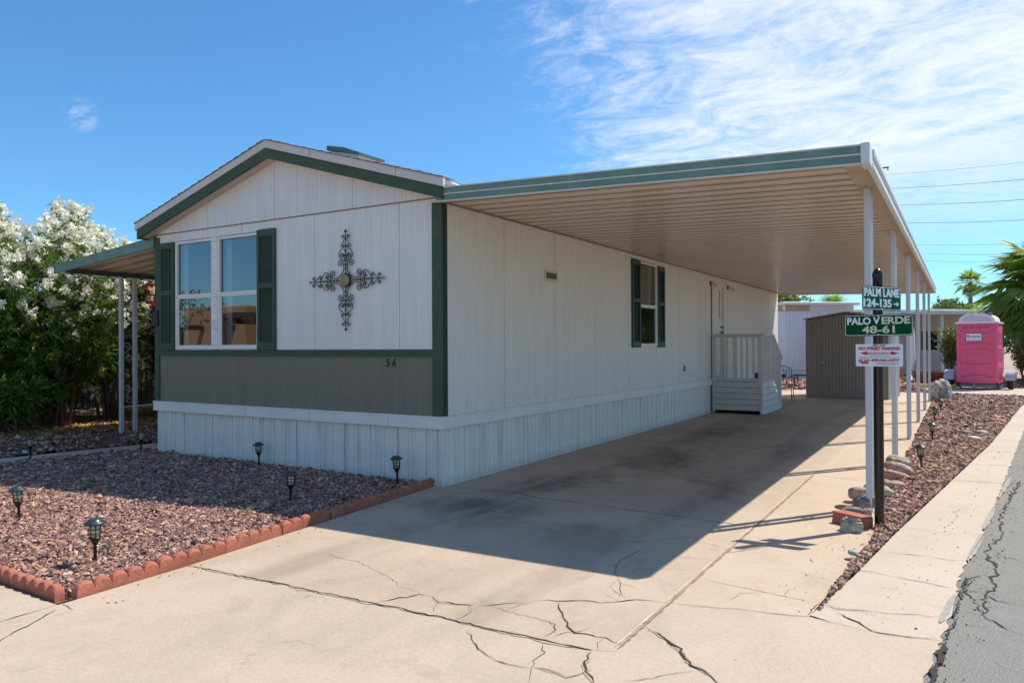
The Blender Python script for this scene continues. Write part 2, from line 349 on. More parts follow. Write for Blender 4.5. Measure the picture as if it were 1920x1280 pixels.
m_brick = paint('terracotta', (0.42, 0.135, 0.078), 0.9, 0.30, 6, bump=0.9, dirt=(0.50, 0.30, 0.20, 0.45))
m_brass = paint('brass', (0.55, 0.42, 0.2), 0.3, 0.1, 5, metal=1.0)
m_bronze = paint('dark_bronze', (0.03, 0.022, 0.018), 0.4, 0.1, 5)

# skirting: vinyl panels with dirty vertical runs
def skirtmat():
    t = MT('skirting_vinyl'); x, y, z = t.sep(); u = t.math('ADD', x, y)
    c = t.N.new('ShaderNodeCombineXYZ'); t.L.new(u, c.inputs[0]); t.L.new(z, c.inputs[2])
    n = t.noise(9, 5, 0.65, sc3=(1, 1, 0.06), vec=c.outputs[0]); n2 = t.noise(60, 4, 0.7)
    col = t.ramp(n, [(0.32, (0.60, 0.57, 0.51)), (0.50, (0.81, 0.76, 0.685))])
    d = t.math('MULTIPLY', t.maprange(z, 0.0, 0.14, 1, 0), t.maprange(n2, 0.35, 0.65, 0.2, 1))
    col = t.mix(t.math('MULTIPLY', d, 0.5), col, (0.32, 0.26, 0.20))
    col = t.mix(t.math('MULTIPLY', t.maprange(t.noise(14, 6, 0.7, sc3=(1, 1, 0.1), vec=c.outputs[0], off=(2, 0, 0)), 0.58, 0.72), 0.25), col, (0.40, 0.385, 0.35))
    return t.fin(col, 0.6, spec=.15)
m_skirt = skirtmat()
m_conc = concrete('concrete_driveway', (0.375, 0.272, 0.19), (0.475, 0.355, 0.252), (0.55, 0.425, 0.31),
    stains=[(1.5, 6.0, 1.9, 7.5, 0, .30), (1.42, 3.0, .55, 1.3, 0.1, .6), (0.95, 0.8, .5, 1.2, -.2, .62), (1.2, 6.3, .5, 1.5, 0, .6), (1.1, -.65, .6, .8, .3, .6), (2.6, 1.0, .5, 1.6, .1, .4), (2.7, 4.6, .4, 1.4, 0, .35), (1.3, 9.5, .6, 1.6, 0, .45), (2.2, -1.0, .5, .6, 0, .35), (0.5, -0.6, .5, .5, .3, .45)])  # broad first ellipse: dirt that also darkens the slab where carport shade falls
m_conc2 = concrete('concrete_strip', (0.42, 0.30, 0.21), (0.52, 0.385, 0.268), (0.58, 0.45, 0.325))
m_conc3 = concrete('concrete_apron', (0.40, 0.31, 0.225), (0.485, 0.37, 0.265), (0.555, 0.425, 0.31), speck=1.0)
m_conc4 = concrete('concrete_sidewalk', (0.44, 0.345, 0.255), (0.51, 0.40, 0.30), (0.57, 0.46, 0.35), speck=1.0)
m_crack = paint('crack_dirt', (0.045, 0.035, 0.028), 1.0, 0.5, 60)
m_joint = paint('joint_sand', (0.30, 0.19, 0.11), 1.0, 0.45, 70)
def asphaltmat():
    t = MT('asphalt'); big = t.noise(0.8, 5, 0.6); fine = t.noise(110, 4, 0.85); med = t.noise(8, 8, 0.75)
    col = t.ramp(t.math('ADD', t.math('MULTIPLY', big, 0.5), t.math('MULTIPLY', med, 0.5)), [(0.35, (0.165, 0.150, 0.130)), (0.65, (0.27, 0.248, 0.215))])
    col = t.mix(0.62, col, t.ramp(fine, [(0.36, (0.06, 0.053, 0.045)), (0.48, (0.18, 0.165, 0.14)), (0.55, (0.27, 0.245, 0.21)), (0.66, (0.58, 0.52, 0.43))]))
    p = t.maprange(t.noise(1.7, 7, 0.7, off=(4, 4, 0)), 0.6, 0.72)
    col = t.mix(t.math('MULTIPLY', p, 0.3), col, (0.38, 0.36, 0.33))
    t.bump(fine, 0.6, 0.006); return t.fin(col, 0.9)
m_asph = asphaltmat()
def soil(name, a, b, c, scale=3):
    t = MT(name); n = t.noise(scale, 8, 0.7); f = t.noise(70, 4, 0.8)
    col = t.ramp(t.math('ADD', t.math('MULTIPLY', n, 0.5), t.math('MULTIPLY', f, 0.5)), [(0.36, a), (0.5, b), (0.64, c)])
    t.bump(f, 0.6, 0.02); return t.fin(col, 0.95)
m_ground = soil('desert_soil', (0.28, 0.19, 0.13), (0.40, 0.29, 0.21), (0.50, 0.38, 0.29))
m_under = soil('gravel_bedding', (0.05, 0.03, 0.026), (0.14, 0.085, 0.07), (0.26, 0.18, 0.14), 20)
def stonemat(name, stops):
    t = MT(name); c = t.ramp(t.attr('tint'), stops); n = t.noise(60, 4, 0.6)
    c = t.mix(0.25, c, t.ramp(n, [(0.3, (0.1, 0.07, 0.06)), (0.7, (0.5, 0.4, 0.34))])); return t.fin(c, 0.85)
m_gravel = stonemat('crushed_rose_gravel', [(0.0, (0.045, 0.018, 0.015)), (0.22, (0.17, 0.062, 0.046)), (0.45, (0.31, 0.125, 0.088)), (0.70, (0.48, 0.235, 0.17)), (0.90, (0.66, 0.40, 0.30)), (0.95, (0.62, 0.36, 0.13)), (1.0, (0.74, 0.58, 0.46))])
m_litter = leafmat('dry_leaf_litter', [(0, (0.22, 0.09, 0.03)), (0.5, (0.45, 0.22, 0.06)), (1, (0.62, 0.42, 0.16))], 0.2, 0.8)

# ------------------------------------------------------------------ ground, slabs, street
CR=[(5,[(2.59,-2.6),(2.63,-2.54),(2.7,-2.52),(2.81,-2.44),(2.94,-2.41),(3.02,-2.34),(3.09,-2.27),(3.17,-2.24),(3.26,-2.22),(3.29,-2.23)]),(3,[(2.71,-1.22),(2.72,-1.35),(2.71,-1.48),(2.7,-1.59),(2.73,-1.69),(2.78,-1.84),(2.86,-1.97),(2.93,-2.09),(2.98,-2.21),(3.03,-2.28)]),(3,[(2.23,-1.05),(2.38,-1.12),(2.48,-1.1),(2.6,-1.07),(2.68,-1.0),(2.78,-0.88),(2.88,-0.76),(3.0,-0.73)]),(2,[(2.72,-1.24),(2.87,-1.28),(3.0,-1.26),(3.1,-1.26),(3.29,-1.22)]),(2,[(2.79,-1.73),(2.9,-1.69),(3.02,-1.61),(3.21,-1.54)]),(5,[(2.72,-2.53),(2.77,-2.62),(2.84,-2.71),(2.91,-2.79),(2.94,-2.84),(3.01,-2.89),(3.1,-2.89),(3.17,-2.88),(3.23,-2.9),(3.3,-2.93)]),(3,[(2.72,-2.82),(2.79,-2.83),(2.86,-2.85),(2.91,-2.91),(2.92,-2.98),(2.91,-3.04)]),(9,[(3.19,-3.07),(3.2,-3.15),(3.23,-3.22),(3.26,-3.29),(3.3,-3.33),(3.34,-3.37)]),(6,[(3.03,-3.36),(3.1,-3.37),(3.15,-3.37),(3.21,-3.39),(3.25,-3.32),(3.26,-3.29)]),(10,[(3.32,-2.64),(3.38,-2.69),(3.46,-2.74),(3.55,-2.82),(3.61,-2.91),(3.66,-2.97),(3.72,-3.0),(3.77,-3.04),(3.81,-3.09)]),(4,[(3.49,-2.78),(3.53,-2.84),(3.57,-2.84)]),(3,[(3.44,-3.29),(3.55,-3.19),(3.62,-3.1),(3.66,-3.05),(3.7,-2.99)]),(2,[(3.34,-2.2),(3.42,-2.19),(3.54,-2.16),(3.72,-2.09)]),(5,[(3.72,-2.09),(3.81,-2.09),(3.91,-2.08),(4.01,-2.03)]),(4,[(3.33,-1.68),(3.45,-1.71),(3.56,-1.72),(3.72,-1.74),(3.86,-1.77),(4.01,-1.77)]),(4,[(4.01,-2.03),(4.02,-1.88),(4.04,-1.77)]),(4,[(4.04,-1.77),(4.12,-1.81),(4.19,-1.82),(4.3,-1.78)]),(3,[(4.13,-2.04),(4.2,-2.02)]),(2,[(4.01,-2.03),(4.09,-2.06),(4.29,-2.08)]),(4,[(4.12,-0.98),(4.23,-0.98),(4.32,-1.0),(4.44,-1.03),(4.55,-1.04),(4.62,-1.07),(4.71,-1.1)]),(4,[(4.03,-1.78),(4.11,-1.84),(4.22,-1.8),(4.3,-1.77),(4.37,-1.76),(4.44,-1.74),(4.49,-1.71),(4.57,-1.7),(4.63,-1.68),(4.69,-1.69)]),(6,[(4.13,-1.88),(4.23,-1.96),(4.29,-2.04),(4.33,-2.09),(4.42,-2.09),(4.47,-2.09),(4.55,-2.07),(4.63,-2.03)]),(4,[(4.25,-0.41),(4.33,-0.41),(4.43,-0.39),(4.53,-0.38),(4.6,-0.41),(4.68,-0.41),(4.77,-0.37)]),(2,[(4.3,0.43),(4.45,0.43),(4.61,0.43),(4.76,0.38)]),(2,[(4.44,1.64),(4.56,1.63),(4.71,1.6),(4.9,1.63)]),(9,[(0.19,-3.17),(0.43,-3.16),(0.67,-3.15),(0.9,-3.13),(1.11,-3.12),(1.35,-3.12),(1.55,-3.1),(1.78,-3.1),(1.95,-3.08),(2.12,-3.08),(2.35,-3.07),(2.6,-3.08),(2.77,-3.06),(2.96,-3.07),(3.1,-3.06),(3.18,-3.05)]),(2,[(0.78,-2.47),(0.95,-2.52),(1.13,-2.51),(1.39,-2.6),(1.53,-2.66),(1.66,-2.72),(1.73,-2.78),(1.85,-2.79),(1.93,-2.83)]),(6,[(1.81,-3.09),(1.83,-3.02),(1.9,-2.91),(1.93,-2.83),(2.03,-2.83)]),(9,[(2.03,-2.83),(2.11,-2.88),(2.22,-2.86),(2.32,-2.82)]),(4,[(2.32,-2.82),(2.4,-2.78),(2.47,-2.7),(2.58,-2.62),(2.6,-2.59)]),(2,[(2.41,-2.78),(2.56,-2.81),(2.7,-2.82),(2.82,-2.82),(2.9,-2.89),(2.91,-2.98),(2.89,-3.07)]),(4,[(2.5,-3.14),(2.59,-3.23),(2.69,-3.32),(2.8,-3.38),(2.87,-3.39),(2.96,-3.39),(3.02,-3.38)]),(7,[(3.03,-3.36),(3.1,-3.36),(3.19,-3.37)]),(3,[(2.94,-3.1),(2.99,-3.2),(3.0,-3.3),(3.03,-3.37),(3.05,-3.43),(3.09,-3.51)]),(3,[(2.33,-2.85),(2.37,-2.92),(2.38,-2.99),(2.36,-3.07)]),(6,[(0.22,-4.02),(0.29,-4.04),(0.39,-4.05)]),(2,[(0.02,-4.26),(0.03,-4.18),(0.02,-4.12),(0.04,-4.04)]),(3,[(0.4,-4.17),(0.39,-4.11),(0.4,-4.06)]),(5,[(0.07,0.03),(0.51,0.07),(0.7,0.13),(0.95,0.07),(1.22,-0.0),(1.48,0.01),(1.8,-0.02),(2.18,-0.05),(2.66,-0.08),(3.02,-0.11),(3.29,-0.12)]),(5,[(0.1,2.84),(0.54,2.82),(1.07,2.7),(1.52,2.72),(2.05,2.72),(2.37,2.68),(2.93,2.79),(3.27,2.73)]),(4,[(0.08,6.08),(0.64,6.04),(1.19,5.91),(1.52,5.91)]),(4,[(0.46,6.0),(1.06,5.96),(1.43,5.81),(1.79,5.93),(2.32,5.89),(2.81,5.93),(3.01,5.89)]),(3,[(3.02,5.82),(3.3,5.8),(3.55,5.83)]),(3,[(0.93,-0.77),(1.27,-0.88),(1.54,-0.93),(1.77,-1.0),(1.95,-1.04)]),(2,[(0.14,1.29),(0.43,1.11),(0.58,0.89),(0.72,0.57)]),(4,[(0.62,4.79),(1.02,4.13),(1.36,3.55)]),(4,[(3.29,2.68),(3.44,2.65),(3.63,2.62),(3.86,2.63)])]
STC=[(8,[(5.27,3.23),(5.19,2.68),(5.12,2.11),(5.05,1.53),(5.02,1.1),(5.02,0.79),(5.0,0.49),(4.95,0.33),(4.91,0.17),(4.89,-0.08),(4.91,-0.25),(4.94,-0.36),(4.95,-0.56),(4.89,-0.68),(4.9,-0.81),(4.93,-0.89),(4.88,-1.01),(4.85,-1.07),(4.85,-1.25),(4.87,-1.36),(4.84,-1.49)]),(5,[(4.85,-1.1),(4.9,-1.17),(4.96,-1.2),(5.03,-1.23)]),(7,[(4.83,-1.52),(4.87,-1.59),(4.91,-1.64),(4.96,-1.7),(5.01,-1.72)]),(5,[(5.1,1.82),(5.16,1.78),(5.23,1.85)]),(4,[(4.71,-1.1),(4.77,-1.1),(4.85,-1.05)]),(4,[(4.73,-1.49),(4.78,-1.48),(4.83,-1.51)]),(4,[(4.91,0.12),(4.96,0.01),(5.0,-0.13),(5.11,-0.13)]),(3,[(4.72,-1.73),(4.79,-1.71),(4.9,-1.66)]),(5,[(4.84,-1.52),(4.77,-1.1),(4.78,-0.81),(4.83,-0.67),(4.88,-0.68)]),(3,[(4.87,-2.15),(4.91,-2.23),(4.96,-2.26)]),(6,[(5.12,2.11),(5.19,2.78),(5.29,3.45)])]
def sheet(mb, poly, z, mi=0, thick=None):
    mb.add([(x, y, z) for x, y in poly], [tuple(range(len(poly)))], mi)
def struct(o): o['kind'] = 'structure'; return o
mb = MB()
gs = [-400, -60, -20, 0, 20, 60, 400]
ix = {}
mb.add([(x, y, -0.03) for y in gs for x in gs], [(j * 7 + i, j * 7 + i + 1, j * 7 + i + 8, j * 7 + i + 7) for j in range(6) for i in range(6)])
struct(mb.build('ground', m_ground))

def jit(poly, step, amp, rr):
    out = []
    for (x0, y0), (x1, y1) in zip(poly[:-1], poly[1:]):
        n = max(1, int(math.hypot(x1 - x0, y1 - y0) / step))
        for i in range(n):
            t = i / n; out.append((x0 + (x1 - x0) * t + rr.uniform(-amp, amp), y0 + (y1 - y0) * t + rr.uniform(-amp, amp)))
    out.append(poly[-1]); return out
def ribbon(mb, pts, w, z, mi, rr, jag=0.012):
    """a crack: a thin jagged strip of uneven width lying on the slab"""
    p = jit(pts, 0.035, jag, rr); n = len(p); vs = []; k = len(mb.v)
    ww = w
    for i, (x, y) in enumerate(p):
        a = p[max(0, i - 1)]; b = p[min(n - 1, i + 1)]; dx, dy = b[0] - a[0], b[1] - a[1]; d = math.hypot(dx, dy) or 1
        e = min(1, i / 3 + 0.15, (n - 1 - i) / 3 + 0.15); ww = 0.45 * ww + 0.55 * w * (rr.uniform(0.05, 2.4) if rr.random() > .12 else 4.0 * rr.random())
        h = ww * 0.5 * e; vs += [(x - dy / d * h, y + dx / d * h, z), (x + dy / d * h, y - dx / d * h, z)]
    mb.add(vs, [(2 * i, 2 * i + 1, 2 * i + 3, 2 * i + 2) for i in range(n - 1)], mi)
r1 = random.Random(3)
INNER = [(4.02, -2.0), (4.14, -1.14), (4.29, 0.21), (5.13, 6.93), (5.95, 14.88), (6.4, 18.2)]
OUTER = [(4.65, -2.05), (4.68, -1.69), (4.73, -0.79), (4.97, 1.47), (5.55, 7.91), (6.1, 14.0), (6.6, 18.2)]
JL = [(0.19,-3.17),(0.43,-3.16),(0.67,-3.15),(0.9,-3.13),(1.11,-3.12),(1.35,-3.12),(1.55,-3.1),(1.78,-3.1),(1.95,-3.08),(2.12,-3.08),(2.35,-3.07),(2.6,-3.08),(2.77,-3.06),(2.96,-3.07),(3.1,-3.06),(3.18,-3.05),(3.283,-3.0)]
mb = MB()
sheet(mb, JL + [(3.283, 19.5), (0.0, 19.5), (0.0, 0.03), (-0.1, 0.03)], 0)
sheet(mb, [(3.283, -2.207), (4.02, -2.03), (4.10, -0.9), (4.15, -0.2), (4.12, 1.4), (4.1, 19.5), (3.283, 19.5)], 0.0, 1)
for w, pts in CR:
    if w >= 8: ribbon(mb, pts, w * 0.0020, 0.0016, 5, r1, 0.014)
    ribbon(mb, pts, w * (0.00095 if w > 4 else 0.0009), 0.003, 2, r1, 0.010)
    if w >= 3 and not (-0.3 < pts[0][1] < 0.2 and len(pts) > 9):      # hairline branches leave the main crack
        for q in range(max(1, len(pts) // 3)):
            x, y = r1.choice(pts); a = r1.uniform(0, 6.28); br = [(x, y)]
            for _ in range(r1.randint(3, 7)): a += r1.uniform(-.7, .7); x += .05 * math.cos(a) * r1.uniform(.5, 1.5); y += .05 * math.sin(a) * r1.uniform(.5, 1.5); br.append((x, y))
            if all(-3.05 < p_[1] and .1 < p_[0] < 3.25 for p_ in br) or all(3.3 < p_[0] < 4.0 and p_[1] > -2 for p_ in br): ribbon(mb, br, 0.0022, 0.0026, 2, r1, 0.008)
# long expansion joint with its rounded lip and wind-blown sand
ribbon(mb, [(3.285, -2.98 + 0.475 * i) for i in range(13)], 0.011, 0.0035, 3, r1, 0.004)
ribbon(mb, [(3.265, -2.96 + 0.475 * i) for i in range(13)], 0.006, 0.0055, 4, r1, 0.002)
for y in (8.8, 11.7, 14.6, 17.5): ribbon(mb, [(0.05, y), (1.6, y - 0.02), (3.27, y)], 0.007, 0.003, 2, r1, 0.004); ribbon(mb, [(3.29, y - .1), (4.1, y - .1)], 0.006, 0.003, 2, r1, 0.004)
m_lip = paint('joint_lip', (0.60, 0.50, 0.41), 0.8, 0.1, 8)
struct(mb.build('driveway', [m_conc, m_conc2, m_crack, m_joint, m_lip, paint('chipped_edge', (0.40, 0.30, 0.215), 0.95, 0.3, 30)]))

mb = MB()
ap_out = jit([(4.65, -2.05), (4.60, -2.56), (4.55, -3.2), (4.45, -4), (4.3, -6), (4.25, -14)], 0.05, 0.012, r1)
sheet(mb, ap_out[::-1] + [(4.63, -2.05), (4.42, -2.09), (4.33, -2.09), (4.13, -2.05), (4.02, -2.03), (3.283, -2.207)] + JL[::-1] + [(0.22, -4.05), (-14, -3.72), (-14, -14)][0:] , -0.001)
ribbon(mb, [(0.3, -4.1), (0.9, -5.2), (1.3, -6.4)], 0.005, 0.003, 1, r1)
ribbon(mb, [(0.22, -4.06), (0.25, -6.5), (0.24, -9)], 0.006, 0.0035, 1, r1, .003)
ribbon(mb, [(-14, -5.2), (-6, -5.22), (0.2, -5.2)], 0.006, 0.003, 1, r1, .003)
struct(mb.build('apron', [m_conc3, m_crack]))

mb = MB()
so_ = jit(OUTER, 0.05, 0.014, r1)
sheet(mb, INNER + so_[::-1] + [(4.63, -2.048), (4.42, -2.088), (4.33, -2.088), (4.13, -2.048)], -0.001)
for y in (3.1, 4.5, 5.9, 7.4, 8.9, 10.4, 12, 13.5, 15, 16.6):
    xi = 4.29 + (y - 0.21) * 0.1245 if y < 6.93 else 5.13 + (y - 6.93) * 0.103
    ribbon(mb, [(xi, y), (xi + 0.62, y + 0.03)], 0.006, 0.004, 1, r1, 0.004)
# thin sealant smears that ran from the road onto the edge of the walk
for (c, l, w_) in [((4.83, 0.1), 0.5, 0.022), ((4.94, 1.2), 0.5, 0.022), ((4.67, -1.5), 0.3, 0.018), ((5.14, 3.0), 0.8, 0.02)]:
    pts = []
    for i in range(26):
        a = 2 * math.pi * i / 26; rr = r1.uniform(0.85, 1.1); X = c[0] + w_ * rr * math.cos(a) + 0.11 * l * math.sin(a); Y = c[1] + l * rr * math.sin(a); pts.append((X, Y))
    sheet(mb, pts, 0.0045, 2)
struct(mb.build('sidewalk', [m_conc4, m_crack, paint('sealant_film', (0.33, 0.30, 0.26), 0.9, 0.3, 20)]))

mb = MB()
sheet(mb, [(4.0, -14), (4.2, -6), (4.4, -3), (4.5, -1.7), (4.7, 1.4), (5.2, 7.0), (5.9, 14.5), (6.4, 18.2), (9, 40), (30, 40), (30, -14)], -0.009)
sheet(mb, [(-40, -30), (30, -30), (30, -14.02), (-40, -14.02)], -0.009)
for w, pts in STC: ribbon(mb, pts, w * 0.0012, -0.005, 1, r1, 0.02)
# broken rim between walk and road
ribbon(mb, [(4.66, -2.05), (4.71, -1.69), (4.76, -0.79)], 0.008, 0.0065, 1, r1, 0.014)
ribbon(mb, [(4.30, -6), (4.46, -4), (4.57, -3.2), (4.62, -2.56), (4.67, -2.05)], 0.02, 0.0065, 1, r1, 0.014)
rs = np.random.RandomState(11)
struct(mb.build('street', [m_asph, m_crack]))

# shaded side walk at the left of the house, far drive behind the gravel strip
mb = MB(); sheet(mb, [(-6.95, -4.0), (-6.25, -4.0), (-5.42, 0.35), (-5.2, 1.2), (-5.15, 9), (-6.0, 9), (-6.05, 0.9), (-6.1, 0.69)], 0.0); struct(mb.build('garden_path', m_conc4))
mb = MB(); sheet(mb, [(3.2, 19.9), (14, 18.6), (14, 23.6), (2.5, 24.6)], -0.012); struct(mb.build('far_lane', soil('lane_dirt', (0.42, 0.33, 0.25), (0.52, 0.43, 0.34), (0.58, 0.50, 0.41), 2)))

# gravel beds: a low mound of bedding under tens of thousands of real stones
def in_poly(x, y, poly):
    ins = np.zeros(len(x), bool); j = len(poly) - 1
    for i in range(len(poly)):
        xi, yi = poly[i]; xj, yj = poly[j]
        c = ((yi > y) != (yj > y)) & (x < (xj - xi) * (y - yi) / ((yj - yi) or 1e-9) + xi); ins ^= c; j = i
    return ins
def mound(x, y, poly, h):
    d = np.full(np.shape(x), 9.0); P = poly + [poly[0]]
    for (x0, y0), (x1, y1) in zip(P[:-1], P[1:]):
        L2 = (x1 - x0) ** 2 + (y1 - y0) ** 2; t = np.clip(((x - x0) * (x1 - x0) + (y - y0) * (y1 - y0)) / L2, 0, 1)
        d = np.minimum(d, np.hypot(x - x0 - t * (x1 - x0), y - y0 - t * (y1 - y0)))
    return h[0] + h[1] * np.clip(d / 0.6, 0, 1) + h[2] * (np.sin(x * 1.9 + 1) * np.sin(y * 1.7)) * np.clip(d, 0, 1)
OCT = np.array([(1, 0, 0), (-1, 0, 0), (0, 1, 0), (0, -1, 0), (0, 0, 1), (0, 0, -1)], float)
OCF = np.array([(0, 2, 4), (2, 1, 4), (1, 3, 4), (3, 0, 4), (2, 0, 5), (1, 2, 5), (3, 1, 5), (0, 3, 5)])
CUB = np.array([(x, y, z) for x in (-.7, .7) for y in (-.7, .7) for z in (-.7, .7)], float)
CUF = np.array([(0, 1, 3), (0, 3, 2), (4, 6, 7), (4, 7, 5), (0, 4, 5), (0, 5, 1), (2, 3, 7), (2, 7, 6), (0, 2, 6), (0, 6, 4), (1, 5, 7), (1, 7, 3)])
def stones(name, mat, poly, n, size, hz, seed, near=None, cube=0.5, label=None):
    rs = np.random.RandomState(seed); xs = [p[0] for p in poly]; ys = [p[1] for p in poly]
    X = rs.uniform(min(xs), max(xs), n * 6); Y = rs.uniform(min(ys), max(ys), n * 6)
    k = in_poly(X, Y, poly)
    if near is not None: k &= rs.rand(len(X)) < near(X, Y)
    X = X[k][:n]; Y = Y[k][:n]; n = len(X)
    S = size * np.exp(rs.normal(0, 0.32, n)); 
    if near is not None: S = S * np.clip(1 / np.sqrt(np.maximum(near(X, Y), .05)), 1, 1.7)
    Z = mound(X, Y, poly, hz) + S * rs.uniform(0.0, 0.55, n)
    V, F = (CUB, CUF)
    A = rs.normal(size=(n, 3, 3)); Q, _ = np.linalg.qr(A)
    sh = rs.uniform(0.5, 1.15, (n, 1, 3)); base = V[None] * sh + rs.normal(0, 0.22, (n, len(V), 3))
    P = np.einsum('nvi,nij->nvj', base, Q); P[:, :, 2] *= 0.75; P = P * (S * 0.5)[:, None, None] + np.stack([X, Y, Z], 1)[:, None, :]
    loops = (F[None] + (np.arange(n) * len(V))[:, None, None]).reshape(-1)
    tint = np.repeat(rs.rand(n), len(V))
    o = np_mesh(name, P.reshape(-1, 3), loops, 3, mat, tint=tint)
    o['kind'] = 'stuff'; o['category'] = 'gravel'
    if label: o['label'] = label
    return o
def bed(name, poly, hz, step=0.12):
    xs = [p[0] for p in poly]; ys = [p[1] for p in poly]; nx = int((max(xs) - min(xs)) / step) + 1; ny = int((max(ys) - min(ys)) / step) + 1
    gx = np.linspace(min(xs), max(xs), nx); gy = np.linspace(min(ys), max(ys), ny); XX, YY = np.meshgrid(gx, gy)
    ins = in_poly(XX.ravel(), YY.ravel(), poly).reshape(XX.shape); ZZ = np.where(ins, mound(XX, YY, poly, hz) - 0.004, -0.03)
    ZZ = np.where(ins, ZZ, -0.05)
    fs = []
    for j in range(ny - 1):
        for i in range(nx - 1):
            if ins[j:j + 2, i:i + 2].all(): a = j * nx + i; fs += [a, a + 1, a + nx + 1, a + nx]
    return struct(np_mesh(name, np.stack([XX.ravel(), YY.ravel(), ZZ.ravel()], 1), np.array(fs), 4, m_under))
BA = [(0.12, -3.92), (-0.17, 0.02), (-5.40, 0.02), (-5.50, 0.0), (-6.25, -3.78)]
BB = [(4.05, -1.95), (4.13, -1.14), (4.28, 0.21), (5.11, 6.93), (5.93, 14.88), (6.35, 18.2), (4.4, 18.45), (4.12, 17.0), (4.12, 1.4), (4.16, -0.2), (4.10, -0.9)]
BC = [(-14, -4.2), (-7.0, -4.2), (-6.15, 0.5), (-6.05, 0.9), (-6.05, 9), (-14, 9)]
bed('gravel_bedding', BA, (0.008, 0.018, 0.010)); bed('gravel_bedding', BB, (0.006, 0.03, 0.004), 0.06); bed('gravel_bedding', BC, (0.0, 0.05, 0.01), 0.25)
stones('gravel', m_gravel, BA, 95000, 0.021, (0.012, 0.018, 0.010), 1, near=lambda x, y: np.clip(1.15 - np.hypot(x - 0.5, y + 4.0) / 9.0, 0.35, 1), label='rose brown crushed gravel in the bed before the gable wall')
stones('gravel', m_gravel, BB, 65000, 0.023, (0.010, 0.03, 0.004), 2, near=lambda x, y: np.clip(1.1 - (y + 2) / 16.0, 0.22, 1), label='sunlit rose brown gravel strip between driveway and sidewalk')
stones('gravel', m_gravel, BC, 15000, 0.045, (0.0, 0.055, 0.01), 3, label='shaded rose brown gravel beyond the garden path')
# grit washed along the broken road edge
m_grit = stonemat('road_grit', [(0, (.09, .08, .07)), (.5, (.26, .235, .20)), (.85, (.42, .36, .29)), (1, (.6, .5, .38))])
EG = [(4.50, -4.2), (4.61, -2.6), (4.69, -1.7), (4.74, -0.8), (4.98, 1.45), (5.56, 7.9)]
gp = EG + [(x + .13 + .02 * i, y) for i, (x, y) in list(enumerate(EG))[::-1]]
o = stones('road_grit', m_grit, gp, 700, 0.007, (-0.008, 0.004, 0), 31, label='loose grit along the broken edge of the road'); o['category'] = 'grit'
pass
o = stones('gravel', m_gravel, [(0.2, -3.95), (-.05, -.1), (0.1, -.1), (0.5, -3.9)], 70, 0.009, (0, 0, 0), 33, label='few stray stones spilled on the driveway beside the edging')
o = stones('gravel', m_gravel, [(3.7, -2.0), (4.0, 1.0), (3.95, 6), (4.1, 6), (4.14, -.3), (4.08, -1.9), (4.3, -1.9), (5.1, 6), (5.25, 6), (4.55, -2.0)], 220, 0.008, (0, 0, 0), 34, label='stray stones spilled from the gravel strip onto both slabs')
# scattered stones and far yard
FY = [(-3, 20), (4.0, 19.7), (3.0, 24.4), (9, 24), (9, 31), (-3, 27)]
stones('gravel', m_gravel, FY, 9000, 0.10, (-0.02, 0.02, 0), 4, label='pinkish gravel yard in front of the neighbouring home')
mb = MB(); sheet(mb, FY, -0.016); struct(mb.build('far_yard', soil('yard_soil', (0.34, 0.20, 0.12), (0.46, 0.31, 0.22), (0.56, 0.42, 0.33), 2)))
# leaf litter below the oleanders
def litter(poly, n, seed, label, z0=0.05, s=0.05, mat=None, flat=0.5):
    rs = np.random.RandomState(seed); xs = [p[0] for p in poly]; ys = [p[1] for p in poly]
    X = rs.uniform(min(xs), max(xs), n * 4); Y = rs.uniform(min(ys), max(ys), n * 4); k = in_poly(X, Y, poly); X = X[k][:n]; Y = Y[k][:n]; n = len(X)
    Q, _ = np.linalg.qr(rs.normal(size=(n, 3, 3))); B = np.array([(-1, -.3, 0), (1, -.3, .15), (1, .3, 0), (-1, .3, .15)]) * s
    P = np.einsum('vi,nij->nvj', B, Q); P[:, :, 2] *= flat; P += np.stack([X, Y, z0 + rs.uniform(0, .04, n)], 1)[:, None]
    o = np_mesh('leaf_litter', P.reshape(-1, 3), np.arange(n * 4), 4, mat or m_litter, tint=np.repeat(rs.rand(n), 4)); o['kind'] = 'stuff'; o['category'] = 'leaf litter'; o['label'] = label
litter([(-11.5, -3), (-8.6, -3), (-8.2, 0.4), (-7.4, 2.4), (-7.0, 6), (-11.5, 6)], 16000, 5, 'dry orange leaf litter on the ground below the oleander hedge', 0.06, 0.045)
litter([(0.12, -3.92), (-0.3, -.5), (-4.5, -2.2), (-5.5, -3.8)], 500, 6, 'yellow dead leaves strewn over the front gravel bed', 0.07, 0.018)
litter([(4.05, -1.95), (4.3, 0.2), (5.0, 6), (4.15, 6), (4.14, -.2)], 400, 8, 'yellow dead leaves strewn over the gravel strip by the posts', 0.055, 0.016)

